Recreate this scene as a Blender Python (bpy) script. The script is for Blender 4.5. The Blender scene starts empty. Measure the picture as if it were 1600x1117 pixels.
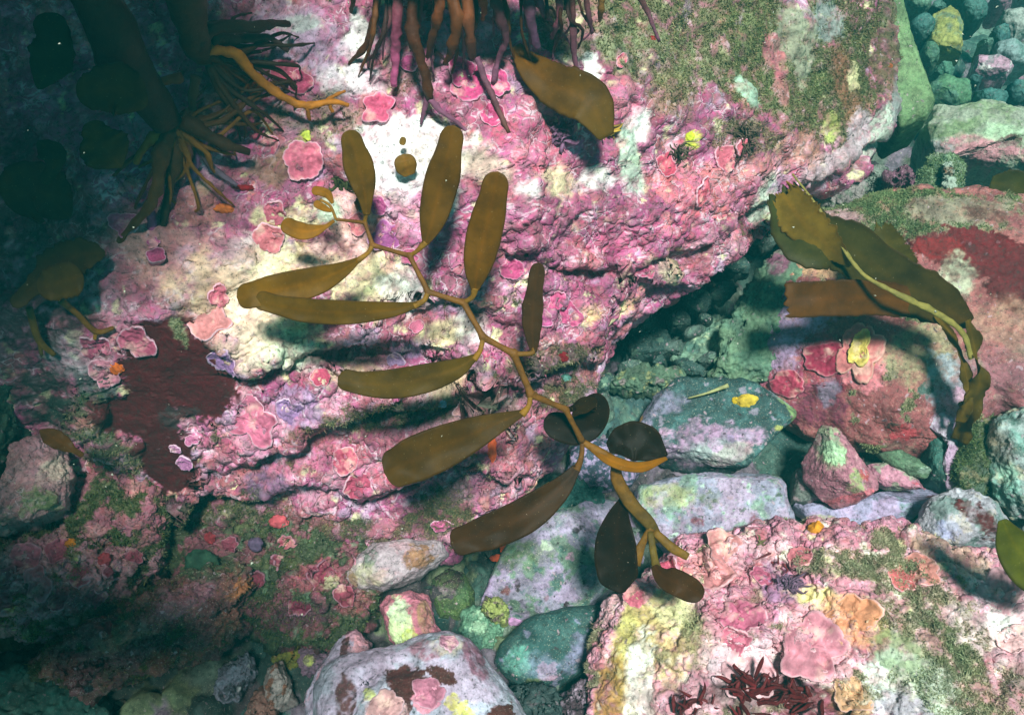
import bpy, math, random, time
import numpy as np
from mathutils import Vector, Matrix
from mathutils.bvhtree import BVHTree
T0 = time.time()
R = math.radians
# ------------------------------------------------------------------ camera
sc = bpy.context.scene
TILT = 35.0
CAM = np.array([0.0, 0.0, 1.75]); LENS = 32.0
cam = bpy.data.cameras.new("camera"); cam_o = bpy.data.objects.new("camera", cam)
sc.collection.objects.link(cam_o); sc.camera = cam_o
cam.lens = LENS; cam.sensor_width = 36.0; cam.clip_start = 0.02; cam.clip_end = 200.0
cam_o.location = CAM; cam_o.rotation_euler = (R(TILT), 0, 0)
FW = np.array([0, math.sin(R(TILT)), -math.cos(R(TILT))])
RT = np.array([1.0, 0, 0]); UP = np.array([0, math.cos(R(TILT)), math.sin(R(TILT))])
# ------------------------------------------------------------------ light
SUN_EL, SUN_AZ = 71.0, 168.0            # azimuth measured from +Y towards +X
world = bpy.data.worlds.new("World"); sc.world = world; world.use_nodes = True
wn = world.node_tree.nodes; wl = world.node_tree.links
bg = wn["Background"]; sky = wn.new("ShaderNodeTexSky"); sky.sky_type = 'NISHITA'; sky.sun_disc = False
sky.sun_elevation = R(SUN_EL); sky.sun_rotation = R(SUN_AZ)
tint = wn.new('ShaderNodeMix'); tint.data_type = 'RGBA'; tint.blend_type = 'MULTIPLY'; tint.inputs[0].default_value = 1.0   # daylight filtered by the water above
wl.new(sky.outputs[0], tint.inputs[6]); tint.inputs[7].default_value = (.27, .42, .36, 1); wl.new(tint.outputs[2], bg.inputs[0]); bg.inputs[1].default_value = 0.05
sun = bpy.data.lights.new("sun", 'SUN'); sun_o = bpy.data.objects.new("sun", sun)
sc.collection.objects.link(sun_o); sun.energy = 5.0; sun.angle = R(8); sun.color = (1.0, 1.0, 0.95)
sd = Vector((math.cos(R(SUN_EL))*math.sin(R(SUN_AZ)), math.cos(R(SUN_EL))*math.cos(R(SUN_AZ)), math.sin(R(SUN_EL))))
sun_o.rotation_euler = sd.to_track_quat('Z', 'Y').to_euler(); sun_o.location = sd*10
sc.view_settings.view_transform = 'Standard'; sc.view_settings.look = 'None'
sc.view_settings.exposure = 0.58; sc.view_settings.gamma = 1.0; sc.view_settings.use_curve_mapping = False
cy = sc.cycles
cy.max_bounces = 5; cy.diffuse_bounces = 3; cy.glossy_bounces = 2; cy.transmission_bounces = 3
cy.volume_bounces = 0; cy.transparent_max_bounces = 6; cy.use_denoising = True
cy.sample_clamp_indirect = 4.0

# ------------------------------------------------------------------ maths
def ray(px, py):
    k = 36.0/LENS/1600.0
    return FW + RT*((px-800)*k) - UP*((py-558.5)*k)
def P(px, py, d): return CAM + ray(px, py)*d
def Pz(px, py, z):
    r = ray(px, py); return CAM + r*((z-CAM[2])/r[2])
def proj(V):
    q = V - CAM; d = q@FW; k = 36.0/LENS/1600.0
    return 800+(q@RT)/d/k, 558.5-(q@UP)/d/k, d
def mm(d): return 36.0/LENS/1600.0*d       # metres per photo pixel at depth d

def _h(ix, iy, iz, s):
    h = (ix*np.uint32(374761393) + iy*np.uint32(668265263) + iz*np.uint32(2246822519) + np.uint32(s*3266489917 & 0xffffffff))
    h = (h ^ (h >> np.uint32(13)))*np.uint32(1274126177); h ^= h >> np.uint32(16)
    return h
def vnoise(p, s=0):
    """gradient noise, about -1..1"""
    f = np.floor(p); t = (p-f).astype(np.float32); i = f.astype(np.int64).astype(np.uint32)
    q = t; t = t*t*t*(t*(t*6-15)+10)
    out = 0
    for dx in (0, 1):
        wx = t[:, 0] if dx else 1-t[:, 0]
        for dy in (0, 1):
            wy = wx*(t[:, 1] if dy else 1-t[:, 1])
            for dz in (0, 1):
                w = wy*(t[:, 2] if dz else 1-t[:, 2])
                h = _h(i[:, 0]+np.uint32(dx), i[:, 1]+np.uint32(dy), i[:, 2]+np.uint32(dz), s)
                k = np.float32(1/511.5); gx = (h & np.uint32(1023)).astype(np.float32)*k-1; gy = ((h >> np.uint32(10)) & np.uint32(1023)).astype(np.float32)*k-1
                gz = ((h >> np.uint32(20)) & np.uint32(1023)).astype(np.float32)*k-1
                out = out + w*(gx*(q[:, 0]-dx)+gy*(q[:, 1]-dy)+gz*(q[:, 2]-dz))*np.float32(1.9)
    return out
ROT = np.array([[0.36, 0.48, -0.8], [-0.8, 0.6, 0.0], [0.48, 0.64, 0.6]])
def fbm(V, size, octs=4, s=0, gain=.5, ridge=False):
    """noise whose largest feature is about `size` metres"""
    p = (V@ROT)/size + s*7.31; a = 1.0; out = 0; tot = 0
    for o in range(octs):
        n = vnoise(p, s+o)
        if ridge: n = 1-2*np.abs(n)
        out = out + a*n; tot += a; a *= gain; p = (p@ROT)*2.03
    return out/tot*1.5
def worley(V, size, s=0):
    """F1, F2, random id of the nearest cell"""
    p = V/size; f = np.floor(p); i = f.astype(np.int64).astype(np.uint32); t = (p-f).astype(np.float32)
    n = len(p); F1 = np.full(n, 9, np.float32); F2 = np.full(n, 9, np.float32); ID = np.zeros(n, np.float32)
    for dx in (-1, 0, 1):
        for dy in (-1, 0, 1):
            for dz in (-1, 0, 1):
                jx, jy, jz = [i[:, k]+np.uint32(d & 0xffffffff) for k, d in enumerate((dx, dy, dz))]
                h = _h(jx, jy, jz, s)
                ox = (h & np.uint32(1023)).astype(np.float32)/1023; oy = ((h >> np.uint32(10)) & np.uint32(1023)).astype(np.float32)/1023
                oz = ((h >> np.uint32(20)) & np.uint32(1023)).astype(np.float32)/1023
                d = (dx+ox-t[:, 0])**2+(dy+oy-t[:, 1])**2+(dz+oz-t[:, 2])**2
                nr = d < F1
                F2 = np.where(nr, F1, np.minimum(F2, d)); F1 = np.where(nr, d, F1)
                ID = np.where(nr, ((h*np.uint32(2654435761)) >> np.uint32(8)).astype(np.float32)/16777216.0, ID)
    return np.sqrt(F1), np.sqrt(F2), ID
def ss(a, b, x):
    t = np.clip((x-a)/(b-a), 0, 1); return t*t*(3-2*t)
def lin(c):
    c = np.array(c, float)/255.0
    return np.where(c <= .04045, c/12.92, ((c+.055)/1.055)**2.4)
def rng(s): return np.random.default_rng(s)

# palette in sRGB
PINK = (174, 78, 122); HOT = (158, 58, 106); LPINK = (216, 148, 176); SALM = (214, 128, 118); PLUM = (122, 60, 98)
MAUVE = (182, 150, 184); LAV = (160, 138, 180); CREAM = (228, 222, 170); WHITE = (244, 246, 238); MINT = (176, 208, 184)
TURF = (104, 112, 72); DTURF = (58, 76, 48); SAGE = (136, 142, 108); MAROON = (104, 20, 22); DMAR = (62, 20, 18)
TEAL = (42, 72, 68); DTEAL = (26, 48, 47); GREY = (150, 160, 158); BLUEG = (150, 176, 184); ORANGE = (222, 104, 30)
YEL = (206, 190, 84); LIME = (184, 192, 104); OCHRE = (176, 128, 52); BRICK = (150, 66, 60); BLACK = (16, 16, 16)
ROSE = (176, 92, 104); DROSE = (124, 54, 66)

# ------------------------------------------------------------------ objects
def tag(o, label=None, cat=None, group=None, kind=None):
    for k, v in (('label', label), ('category', cat), ('group', group), ('kind', kind)):
        if v: o[k] = v
    return o
def empty(name, loc, label, cat, group=None):
    o = bpy.data.objects.new(name, None); sc.collection.objects.link(o); o.location = [float(x) for x in loc]
    o.empty_display_size = .05
    return tag(o, label, cat, group)
def mesh(name, V, F, mat, parent=None, col=None, msk=None, smooth=True, base=None):
    """F: (n,k) int array, V: world coordinates"""
    V = np.asarray(V, float); F = np.asarray(F, np.int32)
    if parent is not None:
        org = np.array(parent.matrix_basis.translation)
        p = parent.parent
        while p is not None: org = org + np.array(p.matrix_basis.translation); p = p.parent
        loc = np.zeros(3)
    else:
        org = np.array([V[:, 0].mean(), V[:, 1].mean(), V[:, 2].min()]) if base is None else np.array(base); loc = org
    me = bpy.data.meshes.new(name)
    me.vertices.add(len(V)); me.vertices.foreach_set('co', (V-org).astype(np.float32).ravel())
    k = F.shape[1]
    me.loops.add(F.size); me.loops.foreach_set('vertex_index', F.ravel())
    me.polygons.add(len(F)); me.polygons.foreach_set('loop_start', np.arange(0, F.size, k, dtype=np.int32))
    me.polygons.foreach_set('loop_total', np.full(len(F), k, np.int32))
    me.polygons.foreach_set('use_smooth', np.full(len(F), smooth, bool))
    me.update(calc_edges=True)
    for nm, a in (('Col', col), ('Msk', msk)):
        if a is not None:
            at = me.color_attributes.new(nm, 'FLOAT_COLOR', 'POINT')
            at.data.foreach_set('color', np.concatenate([a, np.ones((len(V), 1))], 1).astype(np.float32).ravel())
    me.materials.append(mat)
    o = bpy.data.objects.new(name, me); sc.collection.objects.link(o); o.location = [float(x) for x in loc]
    if parent is not None: o.parent = parent
    return o

# ------------------------------------------------------------------ materials
def newmat(name):
    m = bpy.data.materials.new(name); m.use_nodes = True; nt = m.node_tree
    for n in list(nt.nodes): nt.nodes.remove(n)
    return m, nt, nt.nodes, nt.links
class N:
    def __init__(s, nt): s.nt = nt
    def __call__(s, typ, ins=(), **kw):
        n = s.nt.nodes.new(typ)
        for k, v in kw.items(): setattr(n, k, v)
        for k, v in (ins.items() if isinstance(ins, dict) else enumerate(ins)):
            if v is None: continue
            if isinstance(v, bpy.types.NodeSocket): s.nt.links.new(v, n.inputs[k])
            else: n.inputs[k].default_value = v
        return n
    def math(s, op, a, b=0.5, c=None): return s('ShaderNodeMath', [a, b, c], operation=op).outputs[0]
    def ramp(s, v, lo, hi, a=0.0, b=1.0):
        return s('ShaderNodeMapRange', {0: v, 1: lo, 2: hi, 3: a, 4: b}, interpolation_type='SMOOTHSTEP').outputs[0]
    def mix(s, f, a, b, blend='MIX'):
        n = s('ShaderNodeMix', data_type='RGBA', blend_type=blend)
        for i, v in ((0, f), (6, a), (7, b)):
            if isinstance(v, bpy.types.NodeSocket): s.nt.links.new(v, n.inputs[i])
            else: n.inputs[i].default_value = v
        return n.outputs[2]
def rock_material():
    m, nt, ns, lk = newmat("encrusted_rock"); n = N(nt)
    tc = n('ShaderNodeTexCoord').outputs['Object']
    col = n('ShaderNodeAttribute', attribute_name='Col').outputs['Color']
    ms = n('ShaderNodeSeparateColor', [n('ShaderNodeAttribute', attribute_name='Msk').outputs['Color']])
    mr, mg, mb = ms.outputs[0], ms.outputs[1], ms.outputs[2]
    warp = n('ShaderNodeTexNoise', {'Vector': tc, 'Scale': 45.0, 'Detail': 3.0})
    wv = n('ShaderNodeVectorMath', [tc, n('ShaderNodeVectorMath', [warp.outputs['Color'], (.03, .03, .03)], operation='MULTIPLY').outputs[0]], operation='ADD').outputs[0]
    big = n('ShaderNodeTexNoise', {'Vector': tc, 'Scale': 28.0, 'Detail': 7.0, 'Roughness': .65}).outputs[0]
    mid = n('ShaderNodeTexNoise', {'Vector': tc, 'Scale': 120.0, 'Detail': 5.0, 'Roughness': .65}).outputs[0]
    fine = n('ShaderNodeTexNoise', {'Vector': tc, 'Scale': 420.0, 'Detail': 3.0, 'Roughness': .6}).outputs[0]
    vE = n('ShaderNodeTexVoronoi', {'Vector': wv, 'Scale': 46.0}, feature='DISTANCE_TO_EDGE').outputs['Distance']
    vC = n('ShaderNodeTexVoronoi', {'Vector': wv, 'Scale': 46.0}, feature='F1')
    cs = n('ShaderNodeSeparateColor', [vC.outputs['Color']])
    # hue and value wander, more so where plates grow
    hs = n('ShaderNodeHueSaturation', {'Hue': n.ramp(cs.outputs[0], 0, 1, .487, .516), 'Saturation': n.ramp(mid, .3, .7, .74, 1.0),
           'Value': n.ramp(cs.outputs[1], 0, 1, .88, 1.12), 'Color': col, 'Fac': mr})
    c = hs.outputs[0]
    c = n.mix(1.0, c, n('ShaderNodeCombineColor', [n.ramp(big, .3, .7, .68, 1.3), n.ramp(big, .3, .7, .62, 1.34), n.ramp(big, .3, .7, .64, 1.32)]).outputs[0], 'MULTIPLY')
    c = n.mix(1.0, c, n('ShaderNodeCombineColor', [n.ramp(mid, .3, .7, .76, 1.24)]*3).outputs[0], 'MULTIPLY')
    # pale flecks and dark pits
    fl = n.math('MULTIPLY', n.ramp(fine, .6, .68), mg)
    c = n.mix(n.math('MULTIPLY', fl, .6), c, (.75, .72, .55, 1))
    # little ring worms, bryozoan discs and dark specks
    vd = n('ShaderNodeTexVoronoi', {'Vector': wv, 'Scale': 78.0}, feature='F1'); dc = n('ShaderNodeSeparateColor', [vd.outputs['Color']])
    disc = n.math('MULTIPLY', n.math('MULTIPLY', n.ramp(vd.outputs['Distance'], .30, .22), n.ramp(dc.outputs[0], .80, .84)), n.math('MINIMUM', n.math('MULTIPLY', mg, 1.6), 1.0))
    c = n.mix(n.math('MULTIPLY', disc, .6), c, (.52, .36, .42, 1))
    dark = n.math('MULTIPLY', n.math('MULTIPLY', n.ramp(vd.outputs['Distance'], .26, .18), n.ramp(dc.outputs[1], .88, .91)), n.math('MINIMUM', n.math('MULTIPLY', mg, 1.6), 1.0))
    c = n.mix(n.math('MULTIPLY', dark, .8), c, (.035, .012, .018, 1))
    pit = n.math('MULTIPLY', n.ramp(n.math('MULTIPLY', mid, fine), .2, .13), .75)
    c = n.mix(pit, c, (.03, .03, .02, 1))
    # white growing margins of the crusts
    gate = n.ramp(n('ShaderNodeTexNoise', {'Vector': tc, 'Scale': 17.0, 'Detail': 3.0}).outputs[0], .54, .64)
    rim = n.math('MULTIPLY', n.math('MULTIPLY', n.ramp(vE, .045, .012), gate), mr)
    rim2 = n.math('MULTIPLY', n.ramp(n.math('ABSOLUTE', n.math('SUBTRACT', mb, .12)), .07, .02), mr)
    rim = n.math('MAXIMUM', rim, n.math('MULTIPLY', rim2, n.ramp(big, .5, .6)))
    c = n.mix(n.math('MULTIPLY', rim, .5), c, (.86, .72, .80, 1))
    h = n.math('ADD', n.math('MULTIPLY', big, .5), n.math('MULTIPLY', mid, .28))
    h = n.math('ADD', h, n.math('MULTIPLY', fine, .09)); h = n.math('ADD', h, n.math('MULTIPLY', disc, .1))
    h = n.math('ADD', h, n.math('MULTIPLY', n.math('MULTIPLY', n.ramp(vE, 0, .12), mr), .16))
    bp = n('ShaderNodeBump', {'Strength': 1.0, 'Distance': .0075, 'Height': h})
    b = n('ShaderNodeBsdfPrincipled', {'Base Color': c, 'Roughness': n.ramp(fine, .3, .7, .55, .9), 'Specular IOR Level': .35, 'Normal': bp.outputs[0]})
    lk.new(b.outputs[0], n('ShaderNodeOutputMaterial').inputs[0]); return m
def weed_material(name, transl, rough, scale=70.0, bump=.002, spec=.4):
    m, nt, ns, lk = newmat(name); n = N(nt)
    tc = n('ShaderNodeTexCoord').outputs['Object']
    col = n('ShaderNodeAttribute', attribute_name='Col').outputs['Color']
    big = n('ShaderNodeTexNoise', {'Vector': tc, 'Scale': scale*.35, 'Detail': 5.0, 'Roughness': .6}).outputs[0]
    fine = n('ShaderNodeTexNoise', {'Vector': tc, 'Scale': scale*6, 'Detail': 3.0}).outputs[0]
    c = n.mix(1.0, col, n('ShaderNodeCombineColor', [n.ramp(big, .3, .7, .72, 1.3)]*3).outputs[0], 'MULTIPLY')
    c = n.mix(n.math('MULTIPLY', n.ramp(fine, .68, .76), .45), c, (.55, .5, .3, 1))
    bp = n('ShaderNodeBump', {'Strength': .6, 'Distance': bump, 'Height': n.math('ADD', big, n.math('MULTIPLY', fine, .15))})
    b = n('ShaderNodeBsdfPrincipled', {'Base Color': c, 'Roughness': rough, 'Specular IOR Level': spec, 'Normal': bp.outputs[0]})
    t = n('ShaderNodeBsdfTranslucent', {'Color': n.mix(1.0, c, (1.5, 1.12, .3, 1), 'MULTIPLY'), 'Normal': bp.outputs[0]})
    x = n('ShaderNodeMixShader', [transl, b.outputs[0], t.outputs[0]])
    lk.new(x.outputs[0], n('ShaderNodeOutputMaterial').inputs[0]); return m
MR = rock_material()
MK = weed_material("kelp_blade", .42, .42, 70.0, .0012, .05)
MS = weed_material("kelp_stipe", .1, .55, 150.0, .006, .2)
MT = weed_material("turf_filaments", .25, .8, 60.0, .001, .2)
MC = weed_material("coralline_plate", .05, .7, 110.0, .009, .25)
MSP = weed_material("sponge_tissue", .15, .75, 130.0, .008, .25)

# ------------------------------------------------------------------ rocks
def frame_of(tilt_to_cam, px, py):
    toc = -ray(px, py); toc /= np.linalg.norm(toc)
    n = np.array([0, 0, 1.0])*(1-tilt_to_cam) + toc*tilt_to_cam; n /= np.linalg.norm(n)
    u = np.cross(UP, n); u /= np.linalg.norm(u); return u, np.cross(n, u), n
def disk_grid(Nn):
    a = np.linspace(-1, 1, Nn); X, Y = np.meshgrid(a, a, indexing='xy'); X = X.ravel(); Y = Y.ravel()
    big = np.abs(X) > np.abs(Y); r = np.where(big, np.abs(X), np.abs(Y))
    with np.errstate(divide='ignore', invalid='ignore'):
        phi = np.where(big, np.where(X > 0, 0, math.pi)+(math.pi/4)*(Y/np.where(X == 0, 1, X)),
                       np.where(Y > 0, math.pi/2, -math.pi/2)-(math.pi/4)*(X/np.where(Y == 0, 1, Y)))
    i = np.arange((Nn-1)*(Nn-1)); q = i//(Nn-1)*Nn+i % (Nn-1)
    return r, phi, np.stack([q, q+1, q+Nn+1, q+Nn], 1)
def normals(V, Nn):
    G = V.reshape(Nn, Nn, 3); gx = np.gradient(G, axis=1); gy = np.gradient(G, axis=0)
    n = np.cross(gx, gy).reshape(-1, 3); l = np.linalg.norm(n, axis=1, keepdims=True)
    return n/np.maximum(l, 1e-9)
class Rock: pass
def smooth_angle(a, k):
    b = np.concatenate([a[-k:], a, a[:k]]); w = np.hanning(2*k+1); w /= w.sum(); return np.convolve(b, w, 'valid')
def rock_shape(outline, centre, d=None, z=None, T=.1, B=.12, tilt=.4, Nn=150, box=.7, low=(.5, .08), mid=(.12, .03), fine=(.03, .012),
               cuts=0, planes=(), seed=1, strokes=(), soft=3, front=.8, drop=0):
    """outline in photo pixels of the rim, carried to a plane through the rock's middle"""
    C = P(centre[0], centre[1], d) if d is not None else Pz(centre[0], centre[1], z)
    u, v, n = frame_of(tilt, *centre)
    pts = []
    for (x, y) in outline:
        r = ray(x, y); t = ((C-CAM)@n)/(r@n); q = CAM+r*t-C; pts.append((q@u, q@v))
    pts = np.array(pts); A = 720; ang = np.linspace(-math.pi, math.pi, A, endpoint=False); rad = np.zeros(A)
    for k in range(len(pts)):
        a, b = pts[k], pts[(k+1) % len(pts)]; e = b-a
        den = np.cos(ang)*e[1]-np.sin(ang)*e[0]
        den = np.where(np.abs(den) < 1e-9, 1e-9, den)
        t = (a[0]*e[1]-a[1]*e[0])/den; s = (a[0]*np.sin(ang)-a[1]*np.cos(ang))/den
        ok = (t > 0) & (s >= -1e-6) & (s <= 1+1e-6); rad = np.where(ok, np.maximum(rad, t), rad)
    rad = smooth_angle(rad, soft); size = rad.mean()
    r, phi, F = disk_grid(Nn)
    th = np.where(r < front, np.minimum(r/front, 1)**(1/max(box, .45))*math.pi/2, math.pi/2+(r-front)/(1-front)*math.pi/2)
    phi = (phi+math.pi) % (2*math.pi)-math.pi
    rr = np.interp(phi, ang, rad, period=2*math.pi)
    s_, c_ = np.sin(th), np.cos(th)
    s_ = np.abs(s_)**box; hgt = np.sign(c_)*np.abs(c_)**box
    hh = np.where(c_ > 0, T, B)*hgt
    V = C + (rr*s_*np.cos(phi))[:, None]*u + (rr*s_*np.sin(phi))[:, None]*v + hh[:, None]*n
    g = rng(seed)
    nrm = normals(V, Nn)
    if (nrm*((V-C))).sum(1).mean() < 0: F = F[:, ::-1]; flip = -1
    else: flip = 1
    nz = lambda: normals(V, Nn)*flip
    if low[1]: V = V + nz()*(fbm(V, low[0]*size, 3, seed)*low[1]*size)[:, None]
    # flat fracture faces
    for k in range(cuts):
        w = g.normal(size=3)@np.array([u, v, n*.9]) if True else 0
        w /= np.linalg.norm(w)
        if w@n < -.2: w = -w
        q = (V-C)@w; lim = np.quantile(q, .86+.1*g.random()); ex = np.maximum(q-lim, 0); V = V - w*(ex*.88)[:, None]
    for (a, b, c, lim) in planes:
        w = a*u+b*v+c*n; w /= np.linalg.norm(w); q = (V-C)@w; ex = np.maximum(q-lim*size, 0); V = V - w*(ex*.93)[:, None]
    rk = Rock(); rk.C, rk.u, rk.v, rk.n, rk.F, rk.N, rk.flip, rk.size = C, u, v, n, F, Nn, flip, size; rk.V = V; rk.seed = seed; rk.V0 = V.copy()
    for st in strokes: groove(rk, *st)
    V = rk.V; rk.V0 = V.copy()
    if mid[1]: V = V + nz()*(fbm(V, mid[0], 4, seed+11)*mid[1])[:, None]
    rk.V = V
    if fine[1]: rk.V = V + nz()*(fbm(V, fine[0], 4, seed+23, .6)*fine[1])[:, None]
    return rk
def calm(rk, spots, sink=.004):
    """smooth sunken faces: the rock without its finer relief"""
    x, y, d = proj(rk.V0); wob = fbm(rk.V0, .05, 4, 71, .6)*.3; w = 0
    for (px, py, rx, ry) in spots: w = np.maximum(w, ss(1.12, .88, np.sqrt(((x-px)/rx)**2+((y-py)/ry)**2)+wob))
    w = w*((normals(rk.V0, rk.N)*rk.flip*(CAM-rk.V0)).sum(1) > 0)
    rk.V = rk.V*(1-w)[:, None]+(rk.V0+FW*sink+normals(rk.V0, rk.N)*rk.flip*(fbm(rk.V0, .02, 3, 72)*.0012)[:, None])*w[:, None]
def hit(rk, px, py):
    x, y, d = proj(rk.V)
    m = (x-px)**2+(y-py)**2; sel = np.nonzero(m < 36)[0]
    if len(sel) == 0: sel = np.argsort(m)[:6]
    return rk.V[sel[np.argmin(d[sel])]]
def seg_dist(V, pts):
    best = np.full(len(V), 9e9); near = np.zeros_like(V)
    for a, b in zip(pts[:-1], pts[1:]):
        e = b-a; t = np.clip(((V-a)@e)/(e@e), 0, 1); q = a+t[:, None]*e; dd = ((V-q)**2).sum(1)
        m = dd < best; best = np.where(m, dd, best); near = np.where(m[:, None], q, near)
    return np.sqrt(best), near
def groove(rk, pts, wup, wdn, depth, bulge=0.0):
    """undercut along a line: steep lip above, easy slope below (negative depth: a ridge)"""
    Q = [hit(rk, *p) for p in pts]
    d, near = seg_dist(rk.V, Q); d = d*(1+.35*fbm(rk.V, .09, 3, 77)); side = (rk.V-near)@UP
    w = np.where(side > 0, wup, wdn); f = np.exp(-(d/w)**2)
    taper = 1.0
    nn = normals(rk.V, rk.N)*rk.flip
    V = rk.V - nn*(f*depth)[:, None] 
    if bulge:
        fb = np.exp(-((d-wup*1.7)/(wup*1.1))**2)*(side > 0); V = V + (nn*.8-UP*.35)*(fb*bulge)[:, None]
    rk.V = V
TURFY = {TURF, DTURF, SAGE, (120, 108, 84), (92, 98, 62), (140, 146, 110), (120, 150, 100), (114, 130, 92), (64, 92, 60), (64, 90, 54), (58, 70, 44), (50, 70, 40), (60, 76, 50), (70, 78, 60), (66, 84, 62), (100, 96, 74), (96, 92, 70), (74, 110, 70), (70, 92, 52), (100, 116, 56), (90, 104, 60), (70, 96, 50), (86, 96, 66), (120, 140, 100), (150, 140, 100)}
def paint(rk, base, layers=(), patches=(), plates=.0, fleck=.3):
    """base colour, noise layers (colour, size, threshold, softness, alpha, plates, fleck) and placed growths and tone patches"""
    V = rk.V; n = len(V); col = np.tile(lin(base), (n, 1)); m = np.zeros((n, 3)); m[:, 0] = plates; m[:, 1] = fleck; m[:, 2] = 1; tf = np.full(n, float(base in TURFY)); hg = np.zeros(n)
    for k, L in enumerate(layers):
        c, size, th, soft, al = L[:5]; pl = L[5] if len(L) > 5 else plates; fk = L[6] if len(L) > 6 else fleck
        w = (ss(th-soft, th+soft, fbm(V, size, 5, rk.seed*3+k*17+5, .6))*al)[:, None]
        tf = tf*(1-w[:, 0])+w[:, 0]*(c in TURFY)
        col = col*(1-w)+lin(c)*w; m[:, :1] = m[:, :1]*(1-w)+pl*w; m[:, 1:2] = m[:, 1:2]*(1-w)+fk*w
    if patches: wob = fbm(V, .05, 5, rk.seed+91, .62); wob2 = fbm(V, .14, 3, rk.seed+95); wob3 = fbm(V, .014, 4, rk.seed+97, .6); wob4 = fbm(V, .022, 4, rk.seed+99, .65)
    for pt in patches:
        px, py, rx, ry, rot, c, al = pt[:7]; soft = pt[7] if len(pt) > 7 else .12; pl = pt[8] if len(pt) > 8 else plates; jag = pt[9] if len(pt) > 9 else .38
        Q = hit(rk, px, py); k = mm((Q-CAM)@FW); a = R(rot); e1 = RT*math.cos(a)+UP*math.sin(a); e2 = UP*math.cos(a)-RT*math.sin(a)
        D = V-Q; q = np.sqrt((D@e1/(rx*k))**2+(D@e2/(ry*k))**2+(D@FW/(1.6*max(rx, ry)*k))**2)+wob*jag+wob2*jag*.6+wob3*(.55 if max(rx, ry) < 26 else .22)
        w = ss(1+soft, 1-soft, q)*al; w = (w if al == 1 else w*(.45+.55*ss(-.4, .12, wob4)))[:, None]
        tf = tf*(1-w[:, 0])+w[:, 0]*(c in TURFY); hg = hg*(1-w[:, 0])+w[:, 0]*.0006*((px*7+py*3) % 5)
        col = col*(1-w)+lin(c)*w; m[:, :1] = m[:, :1]*(1-w)+pl*w
        if max(c) < 120 and c[0] > 2.5*c[1]: m[:, 1:2] *= 1-w*.75
    rk.V = V+normals(V, rk.N)*rk.flip*hg[:, None]
    rk.col, rk.msk, rk.turf = col, m, tf
    return rk
def plates_relief(rk, size, amp, warp=.5):
    """overlapping crust plates as real steps; the edge distance is kept for their pale margins"""
    V = rk.V; wv = V+np.stack([fbm(V, size*1.2, 3, 301+k) for k in range(3)], 1)*size*warp
    F1, F2, ID = worley(wv, size, 9); e = F2-F1
    hgt = (ss(.0, .22, e)*(.35+ID))*amp*rk.msk[:, 0]
    rk.V = V + normals(V, rk.N)*rk.flip*hgt[:, None]; rk.msk[:, 2] = np.clip(e, 0, 1)
    tint = (.9+.2*ID)[:, None]; rk.col = np.clip(rk.col*(1+(tint-1)*rk.msk[:, :1]), 0, .95)
def emit(rk, name, label=None, cat=None, group=None, kind=None, parent=None):
    o = mesh(name, rk.V, rk.F, MR, parent, rk.col, rk.msk)
    tag(o, label, cat, group, kind); rk.o = o; return o
def bvh(rk, step=3):
    G = rk.V.reshape(rk.N, rk.N, 3)[::step, ::step]; m = G.shape[0]; i = np.arange((m-1)*(m-1)); q = i//(m-1)*m+i % (m-1)
    F = np.stack([q, q+1, q+m+1, q+m], 1)[:, ::rk.flip]
    rk.tree = BVHTree.FromPolygons(G.reshape(-1, 3).tolist(), F.tolist())
def drop_on(rk, p, back=.25):
    """nearest surface along the view line towards p"""
    o = Vector(CAM); dr = (Vector(p)-o).normalized(); h = rk.tree.ray_cast(o, dr)
    if h[0] is None:
        h = rk.tree.find_nearest(Vector(p))
    nn = np.array(h[1])
    if nn@(CAM-np.array(h[0])) < 0: nn = -nn
    return np.array(h[0]), nn

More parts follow.
